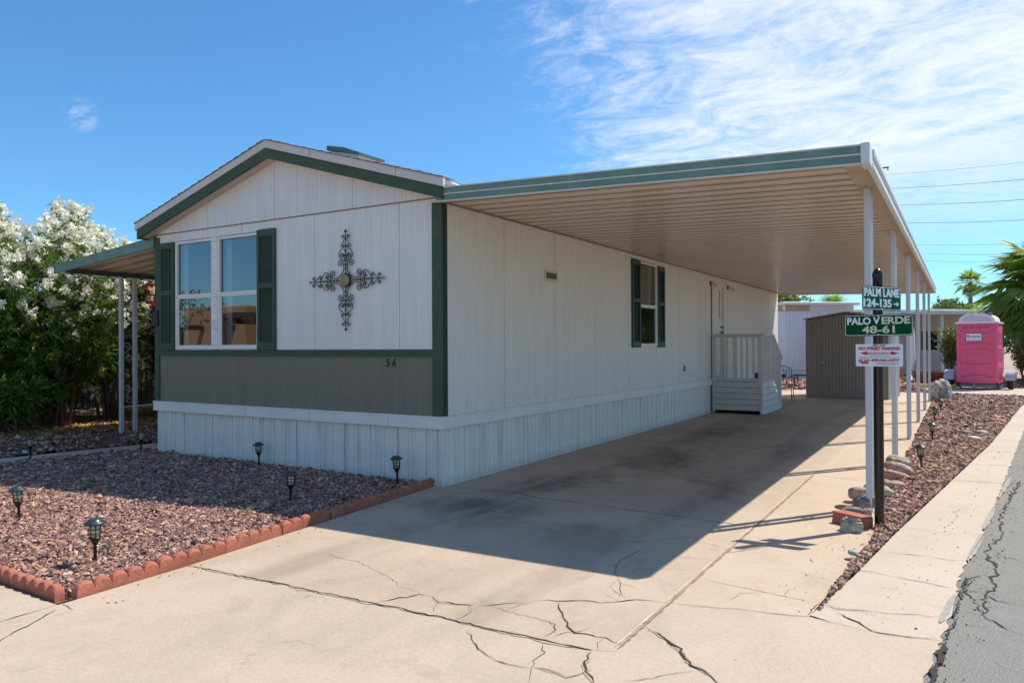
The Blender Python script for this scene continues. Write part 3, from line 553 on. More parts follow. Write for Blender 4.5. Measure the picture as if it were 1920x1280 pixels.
# terracotta scalloped edging: blocks laid end to end
def edging_proto():
    mb = MB(); L = 0.53; n = 5; d = L / n; th = 0.058; prof = []
    for k in range(n):
        for i in range(9):
            a = math.pi * i / 8
            if k > 0 and i == 0: continue
            prof.append((-L / 2 + k * d + d / 2 - math.cos(a) * d / 2, 0.036 + math.sin(a) * 0.052))
    poly = [(-L / 2, 0.0)] + [] ; 
    m = len(prof)
    # rounded section: sweep the scalloped outline over the block's thickness
    rows = [(-th / 2, 0.80), (-th * 0.36, 0.95), (-0.012, 1.0), (0.012, 1.0), (th * 0.36, 0.95), (th / 2, 0.80)]
    vs = []
    for (yy, s) in rows:
        for (x, z) in prof: vs.append((x * 0.985, yy, 0.036 * s + (z - 0.036) * s if s < 1 else z))
    fs = [(r * m + i, r * m + i + 1, (r + 1) * m + i + 1, (r + 1) * m + i) for r in range(5) for i in range(m - 1)]
    b0 = len(vs)
    vs += [(x * 0.985, -th / 2, -0.02) for x, z in prof] + [(x * 0.985, th / 2, -0.02) for x, z in prof]
    fs += [(b0 + i, b0 + i + 1, i + 1, i) for i in range(m - 1)]
    fs += [(5 * m + i, 5 * m + i + 1, b0 + m + i + 1, b0 + m + i) for i in range(m - 1)]
    for e in (0, m - 1): fs.append(tuple([b0 + e] + [r * m + e for r in range(6)] + [b0 + m + e]))
    mb.add(vs, fs, 0, False); return mb
ORD = ['first', 'second', 'third', 'fourth', 'fifth', 'sixth', 'seventh', 'eighth', 'ninth', 'tenth', 'eleventh', 'twelfth', 'thirteenth', 'fourteenth', 'fifteenth', 'sixteenth']
edge0 = None
def edging_row(p0, p1, where, frm, group, dz=0.0):
    global edge0
    p0 = Vector(p0); p1 = Vector(p1); d = (p1 - p0); n = round(d.length / 0.53); st = d / n
    for i in range(n):
        c = p0 + st * (i + 0.5)
        if edge0 is None: o = edge0 = edging_proto().build('edging_block', m_brick)
        else: o = edge0.copy(); COL.objects.link(o)
        o.location = (c.x + rnd.uniform(-.006, .006), c.y + rnd.uniform(-.006, .006), rnd.uniform(-0.006, 0.004) + dz); o.rotation_euler = (rnd.uniform(-.07, .07), rnd.uniform(-.02, .02), math.atan2(d.y, d.x) + rnd.uniform(-.03, .03))
        o.scale = (st.length / 0.53, 1, 1)
        tag(o, 'terracotta scalloped edging block %s, %s from %s' % (where, ORD[i], frm), 'edging block', group)
edging_row((-0.14, 0.03), (0.17, -3.93), 'between gravel and driveway', 'the home\'s white corner', 'scalloped edging along the driveway')
edging_row((0.13, -4.0), (-5.9, -3.78), 'along the front walk', 'the sharp bed corner', 'scalloped edging along the front walk')
edging_row((-5.45, 0.2), (-6.25, -3.75), 'in shade along the garden path', 'the skirting', 'scalloped edging along the garden path', -0.055)
edging_row((4.35, 18.55), (6.5, 18.1), 'at the far end of the gravel strip', 'the boulder', 'scalloped edging at the strip end')
# ------------------------------------------------------------------ the mobile home
W = 5.03; L_ = 16.88; ZS = 0.74; ZT = 3.09
home = thing('mobile_home', 'white single-wide manufactured home with green trim, olive lower panel and number 56 by the driveway', 'house')
def rects_around(lo, hi, holes):
    """split the rectangle lo..hi (u,z) around the holes -> list of rects"""
    us = sorted({lo[0], hi[0], *[h[0] for h in holes], *[h[2] for h in holes]}); out = []
    for a, b in zip(us[:-1], us[1:]):
        z = lo[1]
        for h in sorted([h for h in holes if h[0] <= a + 1e-6 and h[2] >= b - 1e-6], key=lambda h: h[1]):
            if h[1] > z: out.append((a, z, b, h[1]))
            z = h[3]
        if z < hi[1]: out.append((a, z, b, hi[1]))
    return out
mb = MB()   # front gable wall, real openings
for a, z0, b, z1 in rects_around((-W, 1.46), (0, ZT), [(-4.57, 1.475, -3.765, 2.955), (-3.665, 1.475, -2.87, 2.955)]): mb.box((a, 0, z0), (b, 0.09, z1), 0)
mb.box((-W, 0.004, ZS), (0, 0.09, 1.46), 2)
mb.prism([(-W, -0.006, ZT + 0.008), (0, -0.006, ZT + 0.008), (0, -0.006, ZT + 0.02), (-2.515, -0.006, 3.84), (-W, -0.006, ZT + 0.02)], (0, 0.09, 0), 1)
mb.box((-W, -0.010, ZT - 0.004), (0, 0.03, ZT + 0.009), 3)
for a, z0, b, z1 in rects_around((0.09, ZS), (L_, 3.12), [(5.68, 1.475, 6.52, 2.95), (10.03, 0.78, 10.93, 2.83)]): mb.box((-0.09, a, z0), (0, b, z1), 4)
mb.box((-W, 0.09, ZS), (-W + 0.09, L_, 3.12), 4); mb.box((-W, L_, ZS), (0, L_ + 0.09, 3.12), 4)
mb.prism([(-W, L_ + 0.085, 3.12), (0, L_ + 0.085, 3.12), (-2.515, L_ + 0.085, 3.84)], (0, -0.08, 0), 4)
m_seam = paint('rusty_seam', (0.25, 0.15, 0.10), 0.7, 0.2, 10)
mb.build('wall', [m_sid_front, m_gable, m_olive, m_seam, m_sid_side], home)
mb = MB()   # green corner boards and belt board
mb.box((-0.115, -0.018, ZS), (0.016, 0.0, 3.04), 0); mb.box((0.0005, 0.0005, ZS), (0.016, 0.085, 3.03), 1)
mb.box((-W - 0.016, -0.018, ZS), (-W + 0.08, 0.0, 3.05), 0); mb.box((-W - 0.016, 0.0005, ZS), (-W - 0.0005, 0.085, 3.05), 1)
mb.box((-W + 0.08, -0.016, 1.385), (-0.115, 0.001, 1.465), 0)
mb.build('green_trim', [m_green, m_green_shaded], home)
# roof
PK = -2.515; EV = 0.15; SL = 0.292; UZ = 3.81
def zu(x): return UZ - SL * abs(x - PK)
mb = MB()
for (xa, xb) in ((PK, 0.0), (PK, -W - 0.15)):
    mb.prism([(xa, -0.165, zu(xa) + 0.02), (xb, -0.165, zu(xb) + 0.02), (xb, -0.165, zu(xb) + 0.215), (xa, -0.165, zu(xa) + 0.215)], (0, L_ + 0.3, 0), 0)
mb.prism([(0.002, -0.165, zu(0) + 0.02), (EV, -0.165, zu(EV) + 0.02), (EV, -0.165, zu(EV) + 0.215), (0.002, -0.165, zu(0) + 0.215)], (0, 0.14, 0), 0)
roof = mb.build('roof', [m_soffit], home)
mb = MB()   # shingle courses with uneven butts
rr = random.Random(5)
for sgn in (1, -1):
    n = 19; run = 2.70
    for i in range(n):
        a = run * i / n; b = run * (i + 1) / n; x0 = PK + sgn * a; x1 = PK + sgn * b; y = -0.225
        if sgn > 0 and x1 > 0.19: continue
        t = 0.012
        while y < L_ + 0.2:
            w = rr.uniform(0.22, 0.34) if y < 2 else 3.0; y2 = min(y + w, L_ + 0.2); e = rr.uniform(0, 0.008)
            if not (sgn > 0 and x1 > 0.03 and y > -0.02):
                mb.prism([(x0, y, zu(x0) + 0.222), (x1, y, zu(x1) + 0.222), (x1, y, zu(x1) + 0.222 + t + e), (x0, y, zu(x0) + 0.225)], (0, y2 - y - 0.004, 0), 0)
            y = y2
mb.build('shingles', m_shingle, roof)
mb = MB()
for sgn, xe in ((1, EV + 0.01), (-1, -W - EV - 0.01)):
    mb.prism([(PK, -0.195, zu(PK)), (xe, -0.195, zu(xe)), (xe, -0.195, zu(xe) + 0.125), (PK, -0.195, zu(PK) + 0.125)], (0, 0.028, 0), 0)
mb.box((-W - EV - 0.012, -0.19, zu(EV)), (-W - EV + 0.01, L_ + .1, zu(EV) + 0.12), 0)
mb.build('green_fascia', m_green, roof)
mb = MB()
for sgn, xe in ((1, EV + 0.03), (-1, -W - EV - 0.03)):
    mb.prism([(PK, -0.212, zu(PK) + 0.127), (xe, -0.212, zu(xe) + 0.127), (xe, -0.212, zu(xe) + 0.22), (PK, -0.212, zu(PK) + 0.22)], (0, 0.045, 0), 0)
mb.box((-W - EV - 0.03, -0.165, zu(EV) + 0.12), (-W - EV + 0.01, L_ + .1, zu(EV) + 0.2), 0)
for x in (-1.75, -0.45): mb.box((x - 0.002, -0.2145, zu(x) + 0.12), (x + 0.002, -0.21, zu(x) + 0.225), 1)
mb.build('white_fascia', [m_cream, m_seam], roof)
mb = MB()   # roof hatch vent
zc = zu(-2.2) + 0.24
Mv = Matrix.Translation((-2.16, 1.0, zu(-2.16) + 0.36)) @ Matrix.Rotation(math.atan(SL) * 0.75, 4, 'Y')
mb.box((-0.30, -0.25, -0.02), (0.0, 0.25, 0.045), 0, Mv, bev=0.008); mb.prism([Mv @ Vector(v) for v in ((0.002, -0.25, -0.02), (0.30, -0.25, -0.03), (0.30, -0.25, 0.0), (0.002, -0.25, 0.045))], Mv.to_3x3() @ Vector((0, 0.5, 0)), 0)
mb.box((-0.26, -0.2, -0.12), (0.26, 0.2, -0.022), 1, Mv)
mb.build('roof_vent', [paint('vent_grey_green', (.10, .15, .15), .5), m_white], roof)
# skirting
def skirt(mb, along, a, b, out):
    prof = [(0, 0), (0.003, -.018), (0.009, -.018), (.014, 0), (.10, 0), (.104, .013), (.160, .013), (.164, 0), (.203, 0), (.207, -.012), (.215, -.012), (.22, 0), (.29, 0), (.294, .012), (.350, .012), (.354, 0), (.4, 0)]
    pts = []; u = a
    while u < b:
        for du, d in prof[:-1]:
            if u + du <= b: pts.append((u + du, d))
        u += 0.4
    pts.append((b, 0)); n = len(pts); rj = random.Random(9); vs = []
    for z in (0.0, 0.3, 0.62):
        for (u, d) in pts:
            off = out * (d + (rj.uniform(-.0015, .0015) if z == .3 else 0) - 0.012)
            vs.append((u, off, z) if along == 'x' else (-off if False else off, u, z))
    mb.add(vs, [(r * n + i, r * n + i + 1, (r + 1) * n + i + 1, (r + 1) * n + i) for r in range(2) for i in range(n - 1)], 0)
mb = MB()
skirt(mb, 'x', -W, -0.03, -1); skirt(mb, 'y', 0.03, 10.0, 1); skirt(mb, 'y', 10.0, L_, 1)
mb.box((-W + .02, 0.06, 0), (-0.06, L_ - .05, 0.6), 0)
mb.box((-0.045, -0.004, 0), (0.004, 0.05, 0.62), 0)
mb.box((-W, -0.016, 0), (-0.046, -0.001, 0.03), 0); mb.box((-.02, .052, 0), (0.016, L_, 0.028), 0)
mb.build('skirting', m_skirt, home)
mb = MB()
mb.box((-W - 0.03, -0.038, 0.61), (0.034, 0.0, 0.74), 0, bev=0.006); mb.box((0.0005, 0.001, 0.61), (0.034, 9.97, 0.74), 0, bev=0.006); mb.box((0.0005, 10.98, 0.61), (0.034, L_, 0.74), 0, bev=0.006)
mb.box((-W - 0.03, -0.046, 0.735), (0.042, 0.0, 0.748), 0); mb.box((0.0005, 0.001, 0.735), (0.042, 9.97, 0.748), 0)
for x in (-4.4, -3.1, -1.95, -0.72): mb.box((x, -0.0395, 0.61), (x + 0.003, -0.037, 0.74), 1)
mb.build('skirt_band', [m_white, m_seam], home)
# windows
m_drip_shadow = paint('drip_shadow', (0.22, 0.21, 0.22), .7)  # dotted shadow of the window flashing, painted as small grey teeth
def win(parent, name, M, w, h, curtain, mid=0.735, glass=None, blind=False):
    """window in local x (width), z (height), front faces -y"""
    mb = MB(); f = 0.032
    B = lambda a, b, mi=0, bev=0.0: mb.box(a, b, mi, M, bev)
    B((0, -0.022, 0), (f, 0.03, h), 0, .003); B((w - f, -0.022, 0), (w, 0.03, h), 0, .003); B((f, -0.022, 0), (w - f, 0.03, f), 0, .003); B((f, -0.022, h - f), (w - f, 0.03, h), 0, .003)
    B((f, -0.016, mid - 0.016), (w - f, 0.028, mid + 0.016), 0, .003)
    B((f, -0.006, f), (f + 0.022, 0.02, mid - .016)); B((w - f - 0.022, -0.006, f), (w - f, 0.02, mid - .016)); B((f + .022, -0.006, f), (w - f - .022, 0.02, f + 0.022)); B((f + .022, -0.006, mid - 0.04), (w - f - .022, 0.02, mid - .016))
    n = 26
    for i in range(n): x = (i + 0.5) * w / n; B((x - 0.004, -0.012, h + 0.006), (x + 0.004, -0.0, h + 0.014), 2)
    wo = mb.build(name, [m_white, m_dark, m_drip_shadow], parent)
    g = MB(); g.add([M @ Vector(v) for v in ((f, 0.012, mid + .016), (w - f, 0.012, mid + .016), (w - f, 0.012, h - f), (f, 0.012, h - f))], [(0, 1, 2, 3)]); g.build('pane', glass, wo)
    g = MB(); g.add([M @ Vector(v) for v in ((f + .022, 0.004, f + .022), (w - f - .022, 0.004, f + .022), (w - f - .022, 0.004, mid - .04), (f + .022, 0.004, mid - .04))], [(0, 1, 2, 3)]); g.build('pane', glass, wo)
    c = MB()
    if curtain:
        x0 = 0.03; pts = [(x0 + 0.012 * i, 0.085 + 0.010 * math.sin(i * 1.7)) for i in range(int(curtain / 0.012) + 1)]; k = len(pts)
        c.add([M @ Vector((x, y, z)) for z in (0.02, h - 0.02) for x, y in pts], [(i, i + 1, k + i + 1, k + i) for i in range(k - 1)], 0, True)
        c.build('curtain', m_curtain, wo)
    if blind:
        z = h - 0.05; 
        while z > mid + 0.05:
            c.add([M @ Vector(v) for v in ((0.05, 0.075, z), (w - 0.22, 0.075, z), (w - 0.22, 0.058, z - 0.026), (0.05, 0.058, z - 0.026))], [(0, 1, 2, 3)]); z -= 0.028
        c.add([M @ Vector(v) for v in ((w - 0.2, 0.08, mid), (w - 0.05, 0.08, mid), (w - 0.05, 0.08, h), (w - 0.2, 0.08, h))], [(0, 1, 2, 3)])
        c.build('blind', m_blind, wo)
    return wo
win(home, 'window', Matrix.Translation((-4.57, 0, 1.475)), 0.805, 1.48, 0.13, glass=m_glass)
win(home, 'window', Matrix.Translation((-3.665, 0, 1.475)), 0.795, 1.48, 0.14, glass=m_glass)
mb = MB(); mb.box((-3.763, -0.03, 1.47), (-3.667, 0.03, 2.96), 0, bev=.003)
for i in range(14):
    for x in (-3.738, -3.69): mb.box((x - 0.004, -0.033, 1.53 + i * 0.105), (x + 0.004, -0.0295, 1.538 + i * 0.105), 1)
mb.build('window_mullion', [m_white, m_dark], home)
Ms = Matrix.Translation((0, 5.68, 1.475)) @ Matrix.Rotation(R(90), 4, 'Z')
win(home, 'window', Ms, 0.84, 1.475, 0, glass=m_glass2, blind=True, mid=0.72)
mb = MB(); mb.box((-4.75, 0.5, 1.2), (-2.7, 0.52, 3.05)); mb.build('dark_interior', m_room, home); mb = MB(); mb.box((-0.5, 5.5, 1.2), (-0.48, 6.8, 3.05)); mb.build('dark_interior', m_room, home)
def shutter(M, w=0.33, h=1.5, mat=None):
    mb = MB(); B = lambda a, b, bev=0.0: mb.box(a, b, 0, M, bev); f = 0.045; d = -0.035
    B((0, d, 0), (f, 0, h), .003); B((w - f, d, 0), (w, 0, h), .003)
    for z0, z1 in ((0, 0.10), (h * 0.5 - 0.035 + .05, h * 0.5 + 0.035 + .05), (h - 0.09, h)): B((f, d, z0), (w - f, 0, z1), .003)
    B((f, -0.008, 0.1), (w - f, 0, h - 0.09))
    for a, b in ((0.10, h * .5 + .015), (h * .5 + .085, h - 0.09)):
        n = int((b - a) / 0.028)
        for i in range(n):
            z = a + (b - a) * (i + 0.5) / n; mb.add([M @ Vector(v) for v in ((f, -0.012, z + 0.011), (w - f, -0.012, z + 0.011), (w - f, -0.031, z - 0.010), (f, -0.031, z - 0.010), (f, -0.012, z + 0.006), (w - f, -0.012, z + 0.006))], [(0, 3, 2, 1), (3, 4, 5, 2)])
    return mb.build('shutter', mat, home)
shutter(Matrix.Translation((-4.92, -0.001, 1.462)), 0.33, 1.5, m_green); shutter(Matrix.Translation((-2.885, -0.001, 1.462)), 0.33, 1.52, m_green)
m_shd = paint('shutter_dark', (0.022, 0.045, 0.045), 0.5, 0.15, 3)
Mz = Matrix.Rotation(R(90), 4, 'Z')
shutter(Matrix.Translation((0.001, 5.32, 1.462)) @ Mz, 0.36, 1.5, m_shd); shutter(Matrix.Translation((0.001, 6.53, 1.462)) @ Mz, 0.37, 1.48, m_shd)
# small fittings on the side wall
mb = MB(); mb.box((0.0, 2.27, 2.365), (0.018, 2.64, 2.51), 0, bev=.004); mb.box((0.018, 2.31, 2.40), (0.0195, 2.60, 2.48), 1)
for i in range(5): mb.box((0.0195, 2.315, 2.403 + i * 0.0155), (0.026, 2.595, 2.408 + i * 0.0155), 2)
mb.build('wall_vent', [m_cream, m_dark, paint('vent_tan', (0.36, 0.26, 0.14), .6)], home)
mb = MB(); mb.box((0.0, 8.03, 0.97), (0.022, 8.12, 1.09), 0, bev=.003); mb.box((0.022, 8.045, 0.985), (0.03, 8.105, 1.075), 1, bev=.003); mb.build('outlet_cover', [paint('grey_box', (0.33, 0.33, 0.33), .5), paint('grey_box2', (0.18, 0.18, 0.18), .5)], home)
mb = MB(); mb.box((-W - 0.05, -0.05, 1.80), (-W + 0.09, -0.016, 2.02), 0, bev=.006); mb.build('meter_box', m_black, home)
# door
mb = MB(); mb.box((-0.06, 10.03, 0.79), (-0.02, 10.93, 2.83), 0)
dr = mb.build('door', [m_white], home)
mb = MB(); mb.box((0.0, 9.99, .78), (.03, 10.03, 2.87)); mb.box((0.0, 10.93, .78), (.03, 10.97, 2.87)); mb.box((0.0, 10.03, 2.83), (.035, 10.93, 2.90)); mb.build('door_frame', m_white, dr)
mb = MB(); mb.box((0.0, 9.962, .05), (0.012, 9.99, 2.86)); mb.build('dark_weatherstrip', paint('weatherstrip', (0.09, 0.06, 0.045), .8, .4, 6), dr)
mb = MB(); mb.box((-.02, 10.69, 2.1), (-.008, 10.72, 2.74)); mb.build('brass_slit', paint('yellow_strip', (0.42, 0.30, 0.08), .5), dr)
for z, r_ in ((1.78, .032), (1.90, .024)):
    mb = MB(); mb.lathe([(r_, 0), (r_, .008), (.012, .012), (.012, .03), (r_ * .9, .04), (r_ * .95, .06), (.004, .066)], (0, 0, 0), 14, 0, True, Matrix.Translation((-.02, 10.80, z)) @ Matrix.Rotation(R(90), 4, 'Y')); mb.build('door_knob', m_bronze, dr)
def flood(y, z, name):
    mb = MB(); mb.lathe([(.05, 0), (.05, .02), (.02, .03), (.015, .05)], (0, 0, 0), 14, 0, True, Matrix.Translation((0.0, y, z)) @ Matrix.Rotation(R(90), 4, 'Y'))
    for s in (-1, 1):
        Mx = Matrix.Translation((.06, y + s * 0.06, z - .02)) @ Matrix.Rotation(R(120), 4, 'Y') @ Matrix.Rotation(s * R(35), 4, 'X')
        mb.lathe([(.012, -.03), (.022, 0), (.028, .03), (.05, .09), (.048, .095), (.0, .08)], (0, 0, 0), 14, 1, True, Mx)
    mb.build(name, [m_bronze, m_cream], home)
flood(9.93, 2.86, 'floodlight'); flood(11.35, 2.86, 'floodlight')
# text
def text_mb(s, size, mats, parent, name, M, sx=1.0, bold=0.0, ext=0.002, align='CENTER', shear=0.0, width=None):
    cu_ = bpy.data.curves.new(name, 'FONT'); cu_.body = s; cu_.size = size; cu_.extrude = ext; cu_.offset = bold; cu_.align_x = align; cu_.align_y = 'CENTER'; cu_.shear = shear
    o = bpy.data.objects.new(name, cu_); COL.objects.link(o); bpy.context.view_layer.update()
    me = bpy.data.meshes.new_from_object(o.evaluated_get(bpy.context.evaluated_depsgraph_get())); bpy.data.objects.remove(o)
    if width: 
        xs = [v.co.x for v in me.vertices]; sx = width / (max(xs) - min(xs)); cx = (max(xs) + min(xs)) / 2
        for v in me.vertices: v.co.x -= cx
    me.transform(M @ Matrix.Diagonal((sx, 1, 1, 1))); me.materials.clear(); me.materials.append(mats); me.name = name
    ob = bpy.data.objects.new(name, me); COL.objects.link(ob); ob.parent = parent; return ob
FACE = Matrix.Rotation(R(90), 4, 'X')   # text facing -Y
for ch, x in (('5', -0.755), ('6', -0.665)): text_mb(ch, 0.128, m_black, home, 'house_number', Matrix.Translation((x, -0.004, 1.315)) @ FACE, ext=0.004, bold=0.0, shear=0.12)
# patio cover on the far side of the home
pc = thing('patio_cover', 'small green edged aluminium patio awning on the shaded left side of the home', 'awning', (-W, 0, 0))
def pan(mb, x0, x1, zf, y0, y1, per, dep, mi=0, th=0.004):
    prof = [(0, 0), (.30, 0), (.36, dep * .55), (.46, dep * .55), (.52, 0), (.80, 0), (.84, dep * 1.3), (.96, dep * 1.3), (1.0, 0)]
    ys = []; y = y0
    while y < y1:
        for u, d in prof[:-1]:
            if y + u * per < y1: ys.append((y + u * per, d))
        y += per
    ys.append((y1, 0)); n = len(ys)
    vs = [(x, y, zf(x) + d) for x in (x0, x1) for y, d in ys]
    mb.add(vs, [(i, i + 1, n + i + 1, n + i) for i in range(n - 1)], mi)
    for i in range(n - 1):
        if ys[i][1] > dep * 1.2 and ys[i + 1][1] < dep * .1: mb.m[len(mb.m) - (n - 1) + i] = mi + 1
zf = lambda x: 2.97 + (x + 0.0) * 0.085   # local x negative outward
mb = MB(); pan(mb, -2.62, -0.02, zf, 0.02, 5.6, 0.30, 0.055); mb.build('roof_pan', [m_pan, m_pan_shade], pc)
mb = MB(); mb.prism([(-2.66, -0.03, zf(-2.66) - 0.05), (-0.03, -0.03, zf(0) - 0.05), (-0.03, -0.03, zf(0) + 0.10), (-2.66, -0.03, zf(-2.66) + 0.09)], (0, 0.03, 0)); mb.box((-2.68, -0.03, zf(-2.66) - .05), (-2.65, 5.6, zf(-2.66) + .08)); mb.build('fascia', paint('awning_green', (0.13, 0.22, 0.19), 0.5, 0.3, 5, dirt=(0.05, 0.12, 0.10, 0.6)), pc)
mb = MB(); mb.box((-2.40, 0.0, zf(-2.4) - 0.075), (-2.33, 5.6, zf(-2.4) - 0.003)); mb.build('beam', paint('beam_brown', (0.09, 0.075, 0.065), .6), pc)
def scroll2(c, r0, turns, n, sy=1, sz=1, plane='y', ph=0.0):
    out = []
    for i in range(n + 1):
        t = i / n; a = ph + t * turns * 2 * math.pi; r = r0 * (1 - 0.72 * t); u = r * math.cos(a) * sy; v = r * math.sin(a) * sz
        out.append(Vector((c[0], c[1] + u, c[2] + v)) if plane == 'y' else Vector((c[0] + u, c[1], c[2] + v)))
    return out
def ornament(par, x, ya, yb, z0, z1):
    ym = (ya + yb) / 2; w = (yb - ya) / 2 - .025; z = z0
    while z < z1:
        mb = MB(); mb.tube(scroll2((x, ym - w * .25, z + w * 1.2), w * .72, 1.3, 14, 1, 1, 'y', math.pi * 1.5), 0.005, 4); mb.tube(scroll2((x, ym + w * .25, z - w * .9), w * .72, 1.3, 14, -1, -1, 'y', math.pi * 1.5), 0.005, 4)
        mb.tube([(x, ya + .02, z - .05), (x, ym, z + .03), (x, yb - .02, z + .12)], 0.005, 4); mb.build('scroll_ornament', m_post, par); z += 0.72
for ya, yb in ((0.90, 1.14), (4.2, 4.44)):
    for y in (ya, yb):
        mb = MB(); mb.box((-2.395, y - .03, 0.02), (-2.335, y + .03, zf(-2.37) - .07), bev=.004); mb.build('post', m_post, pc)
    ornament(pc, -2.365, ya, yb, 0.7, 2.3)

# ------------------------------------------------------------------ carport
cp = thing('carport', 'long flat white aluminium carport with green striped front fascia beside the home', 'carport')
XO = 4.12; zc_ = lambda x: 3.062 - 0.0315 * x
mb = MB(); pan(mb, 0.018, XO - 0.05, lambda x: zc_(x) - .012, -0.13, 16.85, 0.262, 0.05); mb.build('roof_pan', [m_pan, m_pan_shade], cp)
mb = MB(); mb.add([(0.018, -.15, zc_(0) + .055), (XO, -.15, zc_(XO) + .055), (XO, 16.85, zc_(XO) + .055), (0.018, 16.85, zc_(0) + .055)], [(0, 1, 2, 3)]); mb.build('roof_skin', m_pan_top, cp)
mb = MB()
def fas(mb, a, b, d, mi):   # strip of the front fascia between heights a..b below its top edge
    ztl, ztr = 3.158, 3.022
    mb.prism([(0.06, -0.17 - d, ztl - b), (XO - 0.02, -0.17 - d, ztr - b), (XO - 0.02, -0.17 - d, ztr - a), (0.06, -0.17 - d, ztl - a)], (0, 0.02 + d, 0), mi)
fas(mb, 0, .012, .012, 1); fas(mb, .012, .070, .004, 0); fas(mb, .070, .082, .010, 1); fas(mb, .082, .142, .002, 0); fas(mb, .142, .156, .014, 1)
mb.build('front_fascia', [m_fascia_g, m_cream], cp)
mb = MB(); mb.box((XO - 0.018, -0.19, 2.868), (XO + 0.045, 0.02, 3.03), 0, bev=.004)
mb.box((XO + .002, 0.022, 2.872), (XO + 0.05, 16.9, 2.93), 0, bev=.01); mb.box((XO + .002, 0.022, 2.934), (XO + .036, 16.9, 2.965), 0, bev=.005); mb.box((XO + .002, 0.022, 2.969), (XO + .058, 16.9, 3.026), 0, bev=.008)
mb.build('gutter', m_gutter, cp)
mb = MB(); mb.box((XO - 0.16, -0.145, 2.905), (XO - 0.002, 16.84, 2.925), 0); mb.box((XO - 0.16, -0.145, 2.925), (XO - 0.14, 16.84, zc_(XO) + .0), 0); mb.build('beam', paint('beam_tan', (0.45, 0.34, 0.24), .6, .2, 2), cp)
mb = MB(); mb.prism([(0.018, 16.86, 2.985), (XO, 16.86, 2.87), (XO, 16.86, 3.02), (0.018, 16.86, 3.15)], (0, 0.03, 0)); mb.build('rear_fascia', m_cream, cp)
mb = MB(); mb.box((0.018, -.1, 3.03), (0.03, 16.8, 3.052)); mb.prism([(0.16, -0.15, 3.135), (0.34, -0.15, 3.15), (0.05, -0.15, 3.27)], (0, .3, 0), 1); mb.build('wall_flashing', [paint('brown_flash', (0.28, 0.2, 0.15), .7), m_white], cp)
for i in range(6):
    y = 0.98 + i * 2.92
    for k in (0, 1):
        yy = y + k * 0.165
        if yy > 16.5: continue
        mb = MB(); mb.box((4.005, yy - .026, 0.0), (4.055, yy + .026, 2.905), bev=.004); mb.box((4.0555, yy - .010, 0.05), (4.060, yy + .010, 2.9)); mb.box((3.975, yy - .05, 0.0), (4.085, yy + .05, 0.006))
        mb.build('post', m_post, cp)
    ornament(cp, 4.03, y, y + .165, 0.35, 2.6)

# ------------------------------------------------------------------ wall cross
cx = thing('wall_cross', 'black wrought iron scroll cross with beads and round tan medallion on the gable wall', 'wall ornament', (-1.36, -0.03, 2.27))
def spiral(c, r0, a0, turns, hand, n=16, k=0.75):
    return [Vector((c[0] + r0 * (1 - k * t) * math.cos(a0 + hand * turns * 2 * math.pi * t), 0, c[1] + r0 * (1 - k * t) * math.sin(a0 + hand * turns * 2 * math.pi * t))) for t in [i / n for i in range(n + 1)]]
def bez(p0, p1, p2, p3, n=10):
    return [Vector(((1 - t) ** 3 * p0[0] + 3 * (1 - t) ** 2 * t * p1[0] + 3 * (1 - t) * t * t * p2[0] + t ** 3 * p3[0], 0, (1 - t) ** 3 * p0[1] + 3 * (1 - t) ** 2 * t * p1[1] + 3 * (1 - t) * t * t * p2[1] + t ** 3 * p3[1])) for t in [i / n for i in range(n + 1)]]
def arm(L, flip):
    mb = MB(); rr_ = 0.0052; s = L / 0.57
    P = lambda pts: [Vector((p.x * 1.35 if abs(p.x) > .012 else p.x, p.y, p.z * s)) for p in pts]
    for h in (-1, 1):
        def mir(pts): return P([Vector((p.x * h, p.y, p.z)) for p in pts])
        mb.tube(mir(bez((0.075, 0.045), (0.02, 0.09), (0.018, 0.13), (0.022, 0.19)) [:-1] + bez((0.022, 0.19), (0.028, 0.235), (0.085, 0.25), (0.088, 0.205))[1:]), rr_, 5)
        mb.tube(mir(spiral((0.062, 0.195), 0.027, 0.0, 1.1, -1)), rr_, 5)
        mb.tube(mir(bez((0.012, 0.225), (0.03, 0.235), (0.082, 0.25), (0.078, 0.305)) [:-1] + bez((0.078, 0.305), (0.074, 0.35), (0.03, 0.37), (0.012, 0.395))[1:]), rr_, 5)
        mb.tube(mir(spiral((0.040, 0.285), 0.024, math.pi * 0.6, 1.2, -1)), rr_, 5); mb.tube(mir(bez((0.012, 0.25), (0.02, 0.3), (0.03, 0.315), (0.04, 0.309))), rr_, 5)
        mb.tube(mir(spiral((0.040, 0.405), 0.020, math.pi, 1.2, 1)), rr_ * .9, 5)
        mb.tube(mir(bez((0.048, 0.42), (0.022, 0.43), (0.022, 0.47), (0.006, 0.495))), rr_ * .9, 5)
        mb.tube(mir(spiral((0.028, 0.51), 0.020, -math.pi * .6, 1.3, 1)), rr_ * .9, 5)
        mb.tube(mir([Vector((0.006, 0, 0.04)), Vector((0.006, 0, 0.4))]), 0.003, 4)
    mb.tube(P([Vector((0, 0, 0.04)), Vector((0, 0, 0.55))]), 0.005, 5)
    n = 13
    for i in range(n):
        z = (0.075 + i * 0.0265) * s; mb.lathe([(0.003, -0.013), (0.012, -.006), (0.012, .006), (0.003, .013)], (0, 0, z), 8, (i % 2) if i < 12 else 0)
    mb.lathe([(0.003, -.018), (0.013, -.010), (0.0165, 0), (0.013, .010), (0.003, .018)], (0, 0, 0.565 * s), 10, 1 if flip else 0)
    return mb
for k, (L2, fl) in enumerate(((0.575, 0), (0.58, 1), (0.575, 0), (0.58, 1))):
    o = arm(L2, fl).build('cross_arm', [m_iron, m_bead], cx); o.rotation_euler = (0, k * math.pi / 2, 0)
